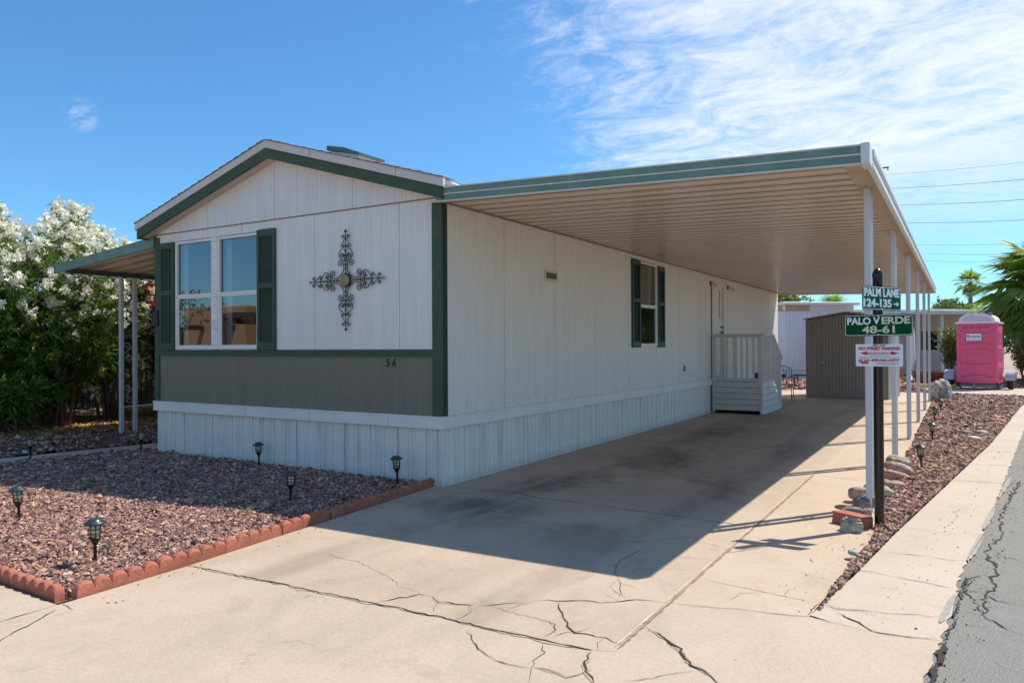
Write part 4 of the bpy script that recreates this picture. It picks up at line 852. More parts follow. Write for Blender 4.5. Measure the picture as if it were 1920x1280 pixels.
mb = MB(); Mx = Matrix.Rotation(R(90), 4, 'X')
mb.lathe([(0.078, -.012), (0.082, 0), (0.078, .010), (0.07, .014)], (0, 0, 0), 32, 0, True, Mx); mb.lathe([(0.070, .0142), (0.066, .022), (0.055, .020), (0.052, .026), (0.034, .024), (0.031, .030), (0.018, .028), (0.012, .034), (0.001, .036)], (0, 0, 0), 32, 1, True, Mx)
mb.build('medallion', [m_iron, m_bead], cx)

# ------------------------------------------------------------------ porch
po = thing('porch_steps', 'small white painted wooden porch with picket rail and steps below the side door', 'porch', (0.04, 9.90, 0))
m_pw = paint('porch_paint', (0.60, 0.57, 0.52), 0.6, 0.10, 4, dirt=(0.38, 0.32, 0.25, 0.5)); m_red = paint('red_riser', (0.20, 0.05, 0.045), .7, .2)
mb = MB(); H = 0.70; Wd = 1.07; D = 1.05
for i in range(5):
    z0 = 0.075 + i * 0.125; mb.box((0.03, -0.0, z0), (Wd - .03, 0.018, z0 + 0.117), 0, bev=.003); 
mb.box((0, -.012, 0.02), (0.05, .03, H), 0, bev=.003); mb.box((Wd - .05, -.012, 0.0), (Wd + .012, .03, H), 0, bev=.003)
for i in range(5):
    z0 = 0.0 + i * 0.14; ye = D + max(0, min(0.88, (4.2 - i) * 0.235)); mb.box((Wd - .012, 0.032, z0), (Wd + .006, ye, z0 + 0.132), 0, bev=.003)
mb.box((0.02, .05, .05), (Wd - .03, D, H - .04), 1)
mb.build('porch_base', [m_pw, m_dark], po)
mb = MB()
for i in range(8): mb.box((0.0, 0.0 + i * .131, H + .001), (Wd + .01, 0.126 + i * .131, H + .028), 0, bev=.003)
mb.build('deck', m_pw, po)
for i in range(3):
    mb = MB(); z = H - 0.175 * (i + 1); y0 = D + i * 0.27; mb.box((0.05, y0 + .005, z), (Wd + .02, y0 + 0.30, z + .03), 0, bev=.003); mb.box((0.05, y0 + .005, z + .031), (Wd - .015, y0 + .02, z + .17), 1); mb.build('step', [m_pw, m_red], po)
mb = MB(); mb.box((-.01, -.03, 1.70), (Wd + .03, .045, 1.735), 0, bev=.004); mb.box((0, .0, H + .03), (Wd, .03, H + .075), 0); mb.box((0.0, 0, 1.655), (Wd, .025, 1.70))
for x in (0.0, Wd - .085): mb.box((x, -.014, H - .02), (x + .085, 0.0, 1.70), 0, bev=.003)
for i, x in enumerate((0.17, 0.30, 0.46, 0.62, 0.74, 0.87)): mb.box((x, -.012, H + .03), (x + (0.085 if i == 2 else .045), 0.0, 1.70), 0, bev=.003)
mb.box((Wd - .03, .0, 1.70), (Wd + .03, D, 1.735), 0)
for i in range(8): y = .05 + i * 0.13; mb.box((Wd + .001, y, H + .02), (Wd + .018, y + .055, 1.70), 0, bev=.003)
mb.prism([(Wd - .03, D, 1.70), (Wd + .03, D, 1.70), (Wd + .03, D, 1.735), (Wd - .03, D, 1.735)], (0, .92, -0.55))
for i in range(7): y = D + .04 + i * 0.125; zt = 1.70 - (y - D) * 0.6; zb = H - (y - D) * 0.62; mb.box((Wd + .001, y, zb), (Wd + .018, y + .05, zt), 0)
mb.build('railing', m_pw, po)
mb = MB(); mb.box((.86, .12, H + .03), (.98, .24, H + .19), 0, bev=.01)
for i in range(5): mb.box((.855, .115, H + .05 + i * .028), (.985, .119, H + .06 + i * .028), 1)
o = mb.build('lantern_box', [m_black, paint('grey_slats', (.16, .16, .17), .5)]); tag(o, 'small black slatted box on the porch deck behind the picket rail', 'box'); o.location = (0.04, 9.90, 0)

# ------------------------------------------------------------------ shed
sh = thing('storage_shed', 'grey brown ribbed storage shed with low gable roof at the carport end', 'shed', (0.96, 15.98, 0), R(-4))
m_sh = paint('shed_vinyl', (0.30, 0.265, 0.23), 0.55, 0.10, 2, sc3=(4, 1, .2)); m_sh_lit = paint('shed_vinyl_lit', (0.42, 0.42, 0.39), 0.5, .08, 3)  # right side wall: same vinyl, its sunlit look put into a paler colour
def ribwall(mb, p0, p1, z0, zfun, per=0.085, dep=.012, mi=0):
    p0 = Vector(p0); p1 = Vector(p1); d = p1 - p0; L = d.length; d.normalize(); nn = Vector((d.y, -d.x)); pts = []; u = 0
    while u < L:
        for du, o_ in ((0, 0), (per * .5, 0), (per * .6, dep), (per * .9, dep)):
            if u + du < L: pts.append((u + du, o_))
        u += per
    pts.append((L, 0)); n = len(pts); vs = []
    for top in (0, 1):
        for u, o_ in pts: q = p0 + d * u + nn * o_; vs.append((q.x, q.y, zfun(u) if top else z0))
    mb.add(vs, [(i, i + 1, n + i + 1, n + i) for i in range(n - 1)], mi)
SW = 2.12; SD = 1.9
mb = MB(); ribwall(mb, (0, 0), (SW, 0), 0, lambda u: 2.18 + 0.16 * (1 - abs(u / SW * 2 - 1))); ribwall(mb, (SW, 0), (SW, SD), 0, lambda u: 2.18, mi=1); ribwall(mb, (SW, SD), (0, SD), 0, lambda u: 2.3, mi=0); ribwall(mb, (0, SD), (0, 0), 0, lambda u: 2.18, mi=0)
mb.build('wall', [m_sh, m_sh_lit], sh)
mb = MB()
for a, b in ((-.05, SW / 2), (SW + .05, SW / 2)):
    z = lambda x: 2.20 + 0.17 * (1 - abs(x / SW * 2 - 1)); mb.prism([(a, -.05, z(a)), (b, -.05, z(b)), (b, -.05, z(b) + .035), (a, -.05, z(a) + .035)], (0, SD + .1, 0))
mb.build('roof', paint('shed_roof', (0.42, 0.38, 0.33), .6), sh)
mb = MB(); ribwall(mb, (0.42, -.016), (1.75, -.016), 0.06, lambda u: 2.13); mb.box((.405, -.02, .05), (.42, 0, 2.14)); mb.box((1.75, -.02, .05), (1.765, 0, 2.14)); mb.box((.42, -.032, .05), (1.75, -.018, .09))
sd = mb.build('door', [m_sh], sh)
mb = MB(); mb.box((.385, -.05, .96), (.44, -.03, 1.0), 0, bev=.004); mb.lathe([(.02, 0), (.028, .02), (.022, .04), (.004, .045)], (0, 0, 0), 12, 0, True, Matrix.Translation((.485, -.03, 1.0)) @ Mx); mb.lathe([(.016, 0), (.02, .012), (.004, .02)], (0, 0, 0), 12, 1, True, Matrix.Translation((.36, -.02, .96)) @ Mx); mb.build('handle', [paint('steel', (.5, .5, .48), .35, metal=.8), m_brass], sd)
# ------------------------------------------------------------------ solar path lights
m_lens = paint('amber_lens', (0.62, 0.53, 0.34), 0.35, 0.15, 40)
def path_light():
    r = thing('path_light', 'x', 'garden light', (0, 0, 0), 0, 'black solar path lights stuck in the gravel')
    mb = MB(); mb.lathe([(.003, -.03), (.011, .0), (.011, .125), (.014, .13), (.033, .168), (.040, .172), (.040, .178)], (0, 0, 0), 14); mb.build('stake', m_black, r)
    mb = MB(); mb.lathe([(.030, .178), (.036, .262)], (0, 0, 0), 14); mb.build('lens', m_lens, r)
    mb = MB()
    for k in range(7): a = k * 2 * math.pi / 7; mb.tube([(.034 * math.cos(a), .034 * math.sin(a), .176), (.041 * math.cos(a), .041 * math.sin(a), .264)], .0028, 4)
    for z, q in ((.202, .0365), (.232, .039)): mb.tube([(q * math.cos(a), q * math.sin(a), z) for a in [i * 2 * math.pi / 14 for i in range(15)]], .0026, 4)
    mb.build('cage', m_black, r)
    mb = MB(); mb.lathe([(.044, .262), (.066, .264), (.068, .270), (.062, .278), (.045, .284), (.041, .294), (.030, .300), (.001, .302)], (0, 0, 0), 20); mb.build('cap', m_blackcap, r)
    return r
pl0 = None
PLS = [(-5.80, -1.30, 'beside the shaded garden path, far left'), (-5.16, -0.16, 'by the left front corner of the skirting'), (-2.72, -0.14, 'close against the white skirting, midway along the gable'), (-0.40, -0.26, 'near the skirting corner and the driveway edging'),
       (-0.66, -1.50, 'at the edge of the roof shadow on gravel'), (-2.07, -3.18, 'in sunlit gravel at the left edge of the photo'), (-0.33, -3.52, 'nearest, in sunlit gravel by the sharp bed corner'),
       (4.34, 3.50, 'nearest in the strip beside the carport posts'), (4.37, 6.35, 'second in the strip along the carport posts'), (4.31, 9.5, 'third in the strip along the carport posts'), (4.37, 11.75, 'farthest in the strip, in front of the boulder')]
for i, (x, y, w) in enumerate(PLS):
    if pl0 is None: o = pl0 = path_light()
    else: o = copy_tree(pl0)
    o.location = (x, y, 0.025); o.rotation_euler = (R(rnd.uniform(-3, 3)), R(rnd.uniform(-4, 4)), rnd.uniform(0, 3)); o['label'] = 'black solar path light ' + w; o.scale = (1, 1, rnd.uniform(.97, 1.05))
bpy.data.objects['path_light.005'].rotation_euler = (0, R(-5), 0.4)

# ------------------------------------------------------------------ street sign post
m_sgreen = paint('sign_green', (0.002, 0.12, 0.05), 0.6, 0.05, 4, spec=.05); m_sgreen2 = paint('sign_green_dark', (0.002, 0.075, 0.022), 0.6, 0.05, 4, spec=.05)
m_sw = paint('sign_white', (0.78, 0.80, 0.80), 0.4, 0.03, 4); m_sy = paint('sign_cream', (0.66, 0.62, 0.44), 0.4, 0.03, 4); m_sred = paint('sign_red', (0.52, 0.015, 0.03), 0.4, 0.05, 4)
sg = thing('street_sign', 'black grooved post carrying two green street name signs and a white no parking sign', 'street sign', (4.165, 0.36, 0))
mb = MB(); prof = []
n = 32; vs = []; zs = [(0, 1), (2.045, 1), (2.05, 1.1), (2.075, 1.08), (2.10, .8), (2.118, .35), (2.12, .02)]
for z, q in zs:
    for j in range(n): a = 2 * math.pi * j / n; rr_ = .0375 * q * (0.965 if (j % 4 == 0 and z < 2.048) else 1); vs.append((rr_ * math.cos(a), rr_ * math.sin(a), z))
mb.add(vs, [(i * n + j, i * n + (j + 1) % n, (i + 1) * n + (j + 1) % n, (i + 1) * n + j) for i in range(len(zs) - 1) for j in range(n)], 0, True)
mb.build('post', paint('gloss_black', (0.010, 0.010, 0.013), 0.22, 0.2, 6), sg)
def rrect(w, h, r, n=5):
    out = []
    for cx_, cz, a0 in ((w / 2 - r, h / 2 - r, 0), (-w / 2 + r, h / 2 - r, 90), (-w / 2 + r, -h / 2 + r, 180), (w / 2 - r, -h / 2 + r, 270)):
        for i in range(n + 1): a = R(a0 + 90 * i / n); out.append((cx_ + r * math.cos(a), cz + r * math.sin(a)))
    return out
def plate(name, M, w, h, r, mat, edge=None, em=None, th=0.003):
    mb = MB(); P = rrect(w, h, r); mb.prism([M @ Vector((x, 0, z)) for x, z in P], M.to_3x3() @ Vector((0, th, 0)), 0)
    if edge:
        i0, i1 = edge; A = rrect(w - 2 * i0, h - 2 * i0, r - i0 * .5); B = rrect(w - 2 * i1, h - 2 * i1, r - i1 * .5); k = len(A)
        mb.add([M @ Vector((x, -.0012, z)) for x, z in A] + [M @ Vector((x, -.0012, z)) for x, z in B], [(i, (i + 1) % k, k + (i + 1) % k, k + i) for i in range(k)], 1)
    for z in (h / 2 - .012, -h / 2 + .012): mb.lathe([(.006, -.001), (.006, .004), (.002, .005)], (0, 0, 0), 8, 1, True, M @ Matrix.Translation((0, 0, z)) @ Mx)
    return mb.build(name, [mat, em or m_sw], sg)
def T(M, x, z): return M @ Matrix.Translation((x, -.002, z)) @ FACE
M1 = Matrix.Translation((0.035, -0.052, 1.868)) @ Matrix.Rotation(R(58), 4, 'Z') @ Matrix.Rotation(R(0.5), 4, 'Y')
s1 = plate('name_sign', M1, 0.47, 0.195, .018, m_sgreen, (.006, .011)); s1['label'] = 'upper green sign reading PALM LANE 124-135 with an arrow'
text_mb('PALM LANE', .088, m_sw, s1, 'lettering', T(M1, -.002, .042), bold=.0035, width=.425); text_mb('124-135', .088, m_sw, s1, 'lettering', T(M1, -.055, -.042), bold=.0035, width=.335)
mb = MB(); mb.prism([M1 @ Vector(v) for v in ((.14, -.004, -.048), (.175, -.004, -.048), (.175, -.004, -.062), (.205, -.004, -.042), (.175, -.004, -.022), (.175, -.004, -.036), (.14, -.004, -.036))], M1.to_3x3() @ Vector((0, .003, 0))); mb.build('arrow', m_sw, s1)
M2 = Matrix.Translation((0.005, -0.046, 1.652)) @ Matrix.Rotation(R(-0.5), 4, 'Y')
s2 = plate('name_sign', M2, 0.505, 0.176, .022, m_sgreen2, (.006, .010)); s2['label'] = 'lower green sign reading PALO VERDE 48-61'
text_mb('PALO V', .078, m_sw, s2, 'lettering', T(M2, -.108, .034), bold=.003, width=.245); text_mb('ERDE', .078, m_sy, s2, 'lettering', T(M2, .128, .034), bold=.003, width=.205); text_mb('48-61', .082, m_sy, s2, 'lettering', T(M2, -.0, -.038), bold=.002, width=.24)
M3 = Matrix.Translation((0.01, -0.044, 1.408)) @ Matrix.Rotation(R(0.0), 4, 'Y')
s3 = plate('parking_sign', M3, 0.345, 0.180, .004, m_sw)
text_mb('FIRE LANE', .016, m_sred, s3, 'lettering', T(M3, 0, .079), bold=.0005, width=.09); text_mb('NO STREET PARKING', .034, m_sred, s3, 'lettering', T(M3, 0, .053), bold=.0012, shear=.2, width=.305)
mb = MB(); A = [(-.143, .016), (-.09, .031), (-.09, .024), (.09, .024), (.09, .031), (.143, .016), (.09, .001), (.09, .008), (-.09, .008), (-.09, .001)]
mb.prism([M3 @ Vector((x, -.0032, z)) for x, z in A], M3.to_3x3() @ Vector((0, .003, 0))); mb.build('arrow', m_sred, s3)
text_mb('TOW-AWAY ZONE', .014, m_sw, s3, 'lettering', M3 @ Matrix.Translation((0, -.0042, .016)) @ FACE, bold=.0006, width=.165, ext=.0006)
text_mb('480-ALL-CITY', .026, m_sred, s3, 'lettering', T(M3, .045, -.041), bold=.0014, shear=.25, width=.215)
mb = MB()
for z, w in ((-.006, .14), (-.016, .30)): mb.box((-w / 2, -.0025, z - .0015), (w / 2, 0, z + .0015), 0, M3)
for z, a, b in ((-.062, -.03, .145), (-.070, -.03, .145), (-.078, .02, .12)): mb.box((a, -.0025, z - .0012), (b, 0, z + .0012), 0, M3)
mb.build('small_print', paint('print_grey', (.42, .30, .32), .6), s3)
text_mb('ALL CITY', .021, m_sred, s3, 'logo', T(M3, -.110, -.050), bold=.0018, shear=.2, width=.078); text_mb('TOWING', .015, m_sred, s3, 'logo', T(M3, -.106, -.066), bold=.0012, shear=.2, width=.055)
mb = MB(); mb.tube([M3 @ Vector((-.11 + .042 * math.cos(a), -.003, -.052 + .027 * math.sin(a))) for a in [math.pi * i / 12 for i in range(13)]], .0018, 4); mb.build('logo', m_sred, s3)

# ------------------------------------------------------------------ rocks and brick at the posts
import bmesh
def rock(name, label, loc, sc_, rz, seed, mat, group=None, rough=0.22, tilt=(0, 0), cat='rock'):
    bm = bmesh.new(); bmesh.ops.create_icosphere(bm, subdivisions=4, radius=1); rs = np.random.RandomState(seed); k = rs.normal(size=(7, 3)); ph = rs.uniform(0, 6.3, 7); k2 = rs.normal(size=(9, 3)) * 5
    for v in bm.verts:
        p = np.array(v.co); d = sum(math.sin(float(k[i] @ p) * 1.6 + ph[i]) for i in range(7)) / 7 + 0.28 * sum(math.sin(float(k2[i] @ p) + i) for i in range(9)) / 9
        d += .10 * math.sin(p[0] * 17 + ph[0] * 3) * math.sin(p[1] * 19 + ph[1]) + .09 * math.sin(p[2] * 23 + p[0] * 11 + ph[2]); v.co *= 1 + (rough + .06) * d * 1.7
        for ax in range(3): v.co[ax] = math.copysign(abs(v.co[ax]) ** 0.80, v.co[ax])
        v.co.x *= sc_[0] * RS; v.co.y *= sc_[1] * RS; v.co.z *= sc_[2] * RS * ZR
    me = bpy.data.meshes.new(name); bm.to_mesh(me); bm.free(); me.materials.append(mat)
    for p in me.polygons: p.use_smooth = rough < 0.3
    o = bpy.data.objects.new(name, me); COL.objects.link(o); o.location = loc; o.rotation_euler = (R(tilt[0]), R(tilt[1]), R(rz)); return tag(o, label, cat, group)
def rockmat(name, a, b, c):
    t = MT(name); col = t.ramp(t.noise(9, 6, 0.65, .8), [(.35, a), (.5, b), (.65, c)]); col = t.mix(t.maprange(t.noise(4, 5, .6, off=(3, 3, 3)), .55, .62, 0, .7), col, c); f = t.noise(60, 4, .7); t.bump(f, .5, .006); return t.fin(col, .85)
mr_w = rockmat('rock_pale', (0.22, 0.175, 0.12), (0.44, 0.37, 0.27), (0.62, 0.54, 0.42)); mr_p = rockmat('rock_pink', (0.26, 0.17, 0.14), (0.42, 0.29, 0.24), (0.52, 0.39, 0.33)); mr_g = rockmat('rock_grey', (0.14, 0.12, 0.10), (0.25, 0.21, 0.17), (0.38, 0.33, 0.27)); mr_v = rockmat('rock_green', (0.2, 0.22, 0.19), (0.34, 0.38, 0.34), (0.46, 0.5, 0.46)); mr_r = rockmat('rock_red', (0.3, 0.16, 0.11), (0.44, 0.24, 0.17), (0.52, 0.32, 0.24))
RS = 0.70; ZR = 1.4
GR = 'loose rocks laid along the carport posts'
mb = MB(); mb.prism([(-.15, -.06, 0), (.15, -.065, 0), (.14, -.05, .09), (-.145, -.045, .095)], (0, .13, 0.0), 0)
o = mb.build('brick', m_brick); tag(o, 'red brick lying flat by the foot of the sign post', 'brick'); o.location = (3.96, 0.34, 0.0); o.rotation_euler = (0, 0, R(-26))
bm = bmesh.new(); bm.from_mesh(o.data); bmesh.ops.bevel(bm, geom=bm.edges[:], offset=.008, segments=2, affect='EDGES'); bm.to_mesh(o.data); bm.free()
rock('rock', 'pale pitted angular rock in front of the red brick', (3.99, 0.12, 0.045), (.10, .07, .062), -15, 3, mr_w, GR, .42)
rock('rock', 'dark greenish flat rock just behind the red brick', (3.93, 0.62, 0.05), (.115, .07, .045), 8, 4, mr_g, GR)
rock('rock', 'small pink rock between the brick and the white post', (4.04, 0.66, 0.05), (.05, .06, .045), 40, 5, mr_p, GR)
rock('rock', 'thin pointed pink slab poking out left over the driveway', (3.86, 0.86, 0.035), (.13, .06, .022), 10, 6, mr_r, GR)
rock('rock', 'grey brown rock leaning against the white post', (4.0, 0.98, 0.075), (.13, .075, .06), 25, 7, mr_g, GR, tilt=(0, -14))
rock('rock', 'largest rounded mauve grey rock left of the white post', (3.93, 1.36, 0.075), (.17, .12, .075), 6, 8, mr_p, GR)
rock('rock', 'pale green topped rock behind the mauve grey one', (3.99, 1.72, 0.07), (.12, .09, .062), 3, 9, mr_v, GR)
rock('rock', 'olive tan rock right of the sign post', (4.1, 1.72, 0.05), (.12, .11, .055), 20, 10, mr_w, GR)
rock('rock', 'flat mauve rock in the middle of the row', (4.13, 2.2, 0.05), (.15, .11, .05), -12, 11, mr_p, GR)
rock('rock', 'long brick red banded rock below the stacked slabs', (4.12, 2.72, 0.06), (.20, .10, .055), -18, 12, mr_r, GR, tilt=(0, 8))
rock('rock', 'pinkish slab, middle one of the leaning stack', (4.14, 2.95, 0.11), (.20, .09, .06), -14, 13, mr_p, GR, tilt=(0, 10))
rock('rock', 'grey tan rounded rock topmost at the second white post', (4.12, 3.25, 0.13), (.19, .10, .075), -10, 14, mr_w, GR, tilt=(0, 8))
RS = 0.62
GW = 'pale rocks by the sidewalk'
rock('rock', 'grey flat rock by the sidewalk edge, rear left of three', (4.80, 7.62, 0.06), (.13, .16, .05), 30, 15, mr_g, GW); rock('rock', 'grey white rock by the sidewalk edge, rear right of three', (5.02, 7.72, 0.06), (.17, .12, .05), -25, 16, mr_w, GW); rock('rock', 'cream rock by the sidewalk edge, nearest of three', (4.88, 6.85, 0.05), (.14, .18, .05), -35, 17, rockmat('rock_cream', (.4, .33, .25), (.56, .47, .36), (.66, .58, .47)), GW)
rock('rock', 'pale green flat stone on the gravel point below the sign post', (4.09, -0.72, 0.045), (.045, .06, .018), 10, 18, mr_v)
for i, (x, y) in enumerate([(4.0, -.2), (4.2, .05), (3.98, -.3)]): pass
RS = 1.0; ZR = 1.0
bo = rock('boulder', 'big grey boulder, brown on its shaded face, past the last carport post', (4.26, 16.0, 0.22), (.23, .23, .40), 10, 21, rockmat('rock_boulder', (0.17, 0.13, 0.10), (0.30, 0.26, 0.22), (0.55, 0.54, 0.50)), None, .24, cat='boulder')

# ------------------------------------------------------------------ portable toilet on its trailer
pt = thing('portable_toilet', 'bright pink portable toilet cabin with white domed roof', 'portable toilet', (5.27, 22.9, 0.17), R(-9))
m_pk = paint('pink_plastic', (0.80, 0.105, 0.22), 0.4, 0.06, 1.5); m_pk2 = paint('pink_plastic_dark', (0.58, 0.055, 0.15), 0.45, 0.06, 2); m_pr = paint('pale_pink_roof', (0.84, 0.72, 0.76), 0.4, 0.05, 2)
mb = MB(); w = 1.16; d = 1.16; h = 1.98
mb.box((-w / 2, -d / 2, 0), (w / 2, d / 2, h), 0, bev=.03)
for x in (-w / 2 + .02, w / 2 - .1): mb.box((x, -d / 2 - .022, .02), (x + .08, -d / 2 - .0, h - .02), 0, bev=.01)
mb.build('cabin', [m_pk], pt)
mb = MB()
def arc(z, s, x0=-.44, x1=.44, up=1):
    n = 12; return [(x0 + (x1 - x0) * i / n, -d / 2 - .006, z + up * s * min(1, 3.2 * min(i / n, 1 - i / n))) for i in range(n + 1)]
for z, s in ((1.28, .06), (1.08, .08), (.70, -.05), (.22, .08)): mb.tube(arc(z, s), .008, 4)
mb.tube([(-.28, -d / 2 - .004, .72), (-.28, -d / 2 - .004, 1.0), (.2, -d / 2 - .004, 1.0)], .005, 4); mb.tube([(-.44, -d / 2 - .004, 1.75), (-.34, -d / 2 - .004, 1.68), (.34, -d / 2 - .004, 1.68), (.44, -d / 2 - .004, 1.75)], .006, 4)
mb.build('front_panel_ribs', m_pk2, pt)
for x in (-.33, -.14, .07, .26):
    mb = MB(); mb.box((x - .07, -d / 2 - .012, 1.82), (x + .07, -d / 2 - .0, 1.90), 0, bev=.004)
    for i in range(4): mb.box((x - .06 + i * .033, -d / 2 - .016, 1.828), (x - .042 + i * .033, -d / 2 - .01, 1.892), 1)
    mb.build('vent_grille', [paint('vent_brown', (.25, .09, .10), .6), m_pk], pt)
mb = MB(); mb.box((-.31, -d / 2 - .018, 1.41), (.15, -d / 2 - .002, 1.67), 0, bev=.003); mb.box((-.295, -d / 2 - .020, 1.425), (.135, -d / 2 - .017, 1.655), 1); mb.box((-.27, -d / 2 - .023, 1.53), (-.22, -d / 2 - .0202, 1.615), 2, bev=.001); mb.box((-.20, -d / 2 - .022, 1.545), (.11, -d / 2 - .0202, 1.572), 3); mb.box((-.26, -d / 2 - .022, 1.485), (.11, -d / 2 - .0202, 1.50), 4); mb.box((.075, -d / 2 - .022, 1.62), (.095, -d / 2 - .0202, 1.64), 3)
mb.build('company_sign', [paint('sign_purple', (.2, .1, .25), .5), m_sw, paint('magenta', (.4, .01, .18), .5), paint('navy_print', (.10, .08, .2), .5), paint('rose_print', (.62, .3, .4), .5)], pt)
mb = MB(); P = [(-w / 2 - .03, h), (-w / 2 - .03, h + .05)] + [(-w / 2 * .88 * math.cos(math.pi * i / 16), h + .07 + .27 * math.sin(math.pi * i / 16) ** .8) for i in range(17)] + [(w / 2 + .03, h + .05), (w / 2 + .03, h)]
mb.prism([(x, -d / 2 - .03, z) for x, z in P], (0, d + .06, 0)); mb.prism([(x * .8, -d / 2 - .045, h + .06 + (z - h - .06) * .75) for x, z in P[2:-2]], (0, .015, 0), 1); mb.box((-.05, -d / 2 - .05, h + .24), (.05, -d / 2 - .02, h + .33), 0, bev=.006)
mb.build('roof', [m_pr, paint('roof_inset', (.66, .52, .60), .5)], pt)
mb = MB(); mb.lathe([(.05, 0), (.05, .30), (.07, .31), (.07, .36), (.0, .37)], (.36, -d / 2 + .05, h - .02), 12); mb.build('vent_pipe', paint('pipe_grey', (.15, .16, .2), .5), pt)
mb = MB()
for z in (.35, .95, 1.5): mb.box((w / 2 - .005, -d / 2 + .12, z - .18), (w / 2 + .012, d / 2 - .12, z + .22), 0, bev=.01)
mb.build('side_panel', m_pk2, pt)
tr = thing('trailer', 'low single axle trailer with dark tyres carrying the pink toilet', 'trailer', (5.27, 22.9, 0), R(-7))
m_tr = paint('trailer_grey', (.17, .19, .19), .5, .15, 5); m_tyre = paint('tyre', (.02, .02, .02), .8, .2, 10); m_fen = paint('fender', (.42, .44, .52), .35, .08, 3)
mb = MB(); mb.box((-.56, -.66, .07), (.56, -.60, .155)); mb.box((-.56, .6, .07), (.56, .66, .155)); mb.box((-.60, -.66, .07), (-.54, .66, .155)); mb.box((.54, -.66, .07), (.60, .66, .155)); mb.box((-.9, -.03, .15), (.9, .03, .21))
for s in (-1, 1): mb.prism([(s * .45, -.66, .05), (s * .60, -.66, .05), (s * .60, -.66, .2), (s * .53, -.66, .24)], (0, .05, 0), 1)
mb.build('chassis', [m_tr, m_black], tr)
mb = MB(); mb.lathe([(.0, -.05), (.045, -.03), (.055, 0), (.045, .03), (.02, .045), (.03, .1), (.0, .11)], (-.09, -.74, .10), 14); mb.tube([(-.09, -.72, .10), (-.09, -.6, .11)], .03, 8); mb.build('hitch_ball_coupler', paint('steel_hitch', (.35, .34, .32), .35, metal=.7), tr)
for s in (-1, 1):
    MW = Matrix.Translation((s * .86, .0, .27)) @ Matrix.Rotation(R(90), 4, 'Y')
    mb = MB(); mb.lathe([(.17, -.085), (.24, -.09), (.27, -.06), (.27, .06), (.24, .09), (.17, .085)], (0, 0, 0), 24, 0, True, MW); wh = mb.build('wheel', [m_tyre], tr)
    mb = MB(); mb.lathe([(.165, -.07), (.15, .03), (.06, .05), (.05, .08), (.0, .085)], (0, 0, 0), 18, 0, True, MW); mb.build('rim', m_fen, wh)
    mb = MB(); A = [(math.cos(a) * .36, math.sin(a) * .33) for a in [math.pi * i / 10 for i in range(11)]]; k = 11
    mb.add([(s * .86 + dx, y, .29 + z) for dx in (-.14, .14) for y, z in A], [(i, i + 1, k + i + 1, k + i) for i in range(10)], 0, True); mb.add([(s * .86 - .14, y, .29 + z) for y, z in A] + [(s * .86 - .14, y * .85, .29 + z * .8) for y, z in A], [(i, i + 1, k + i + 1, k + i) for i in range(10)]); mb.build('fender', m_fen, tr)

# ------------------------------------------------------------------ neighbouring home and yard items
nb = thing('neighbouring_home', 'white ribbed manufactured home behind the shed and toilet with long low porch roof', 'house', (-1.80, 27.4, 0), R(42))
m_nb = paint('neighbour_siding', (0.66, 0.66, 0.70), 0.5, 0.07, 1.5, sc3=(5, 5, .3)); m_nbw = paint('neighbour_white', (0.76, 0.76, 0.76), .45, .05, 2); m_tan = paint('tan_board', (0.45, 0.33, 0.24), .7, .15, 4)
mb = MB(); ribwall(mb, (0, 0), (3.3, 0), .42, lambda u: 2.95, .20, .02, 0); ribwall(mb, (0, 6), (0, 0), .42, lambda u: 2.95, .20, .02, 0); mb.box((.02, .02, .42), (3.3, 5.9, 3.2), 1); mb.box((3.3, 2.0, 0), (13, 6, 3.0), 1)
ribwall(mb, (3.3, 1.98), (13, 1.98), 0.05, lambda u: 2.98, .15, .015, 0)
mb.box((-.01, -.03, 2.95), (1.15, .01, 3.22), 2); mb.box((-.03, 0, 2.95), (.0, 3, 3.22), 2); mb.box((1.15, -.03, 2.95), (3.3, .01, 3.22), 0); mb.build('wall', [m_nb, m_nb, m_tan], nb)
mb = MB(); ribwall(mb, (0.02, .05), (3.3, .05), 0, lambda u: .42, .3, .012, 0); mb.box((-.02, -.03, .40), (3.32, 0.02, .47), 0); mb.build('skirting', [m_nbw], nb)
mb = MB(); mb.box((-.25, -.28, 3.22), (3.45, 6, 3.34), 0, bev=.01); mb.box((-.12, -.06, 2.98), (-.02, .0, 3.2), 0); mb.box((3.2, 1.9, 3.02), (13.2, 6.2, 3.16), 0, bev=.01); mb.build('roof', [m_nbw], nb)
mb = MB(); mb.prism([(3.3, -.55, 2.86), (12.6, -.55, 2.70), (12.6, 2.0, 2.84), (3.3, 2.0, 3.0)], (0, 0, .03)); mb.box((3.3, -.60, 2.80), (12.6, -.55, 2.95), 1, Matrix.Identity(4)); mb.build('porch_roof', [m_tan, m_nbw], nb)
for x in (4.2, 7.35, 10.0, 12.4): mb = MB(); mb.box((x, -.5, 0), (x + .10, -.4, 2.8)); mb.build('post', m_nbw, nb)
def nwin(x0, z0, x1, z1, y=1.94):
    mb = MB(); mb.box((x0 - .05, y - .03, z0 - .05), (x1 + .05, y + .02, z1 + .05)); f = mb.build('window', m_nbw, nb); mb = MB(); mb.box((x0, y - .035, z0), (x1, y - .031, z1)); mb.build('pane', m_room, f)
nwin(4.9, 1.0, 5.9, 2.2); nwin(8.3, 1.2, 9.2, 2.1)
mb = MB(); mb.prism([(0, 0, 0), (.12, 0, 0), (.42, 0, 1.0), (.30, 0, 1.0)], (0, .04, 0)); o = mb.build('plank', paint('weathered_brown', (.22, .11, .08), .8, .2, 5)); tag(o, 'brown plank leaning on the neighbouring skirting', 'plank'); o.location = (-.75, 26.9, 0)
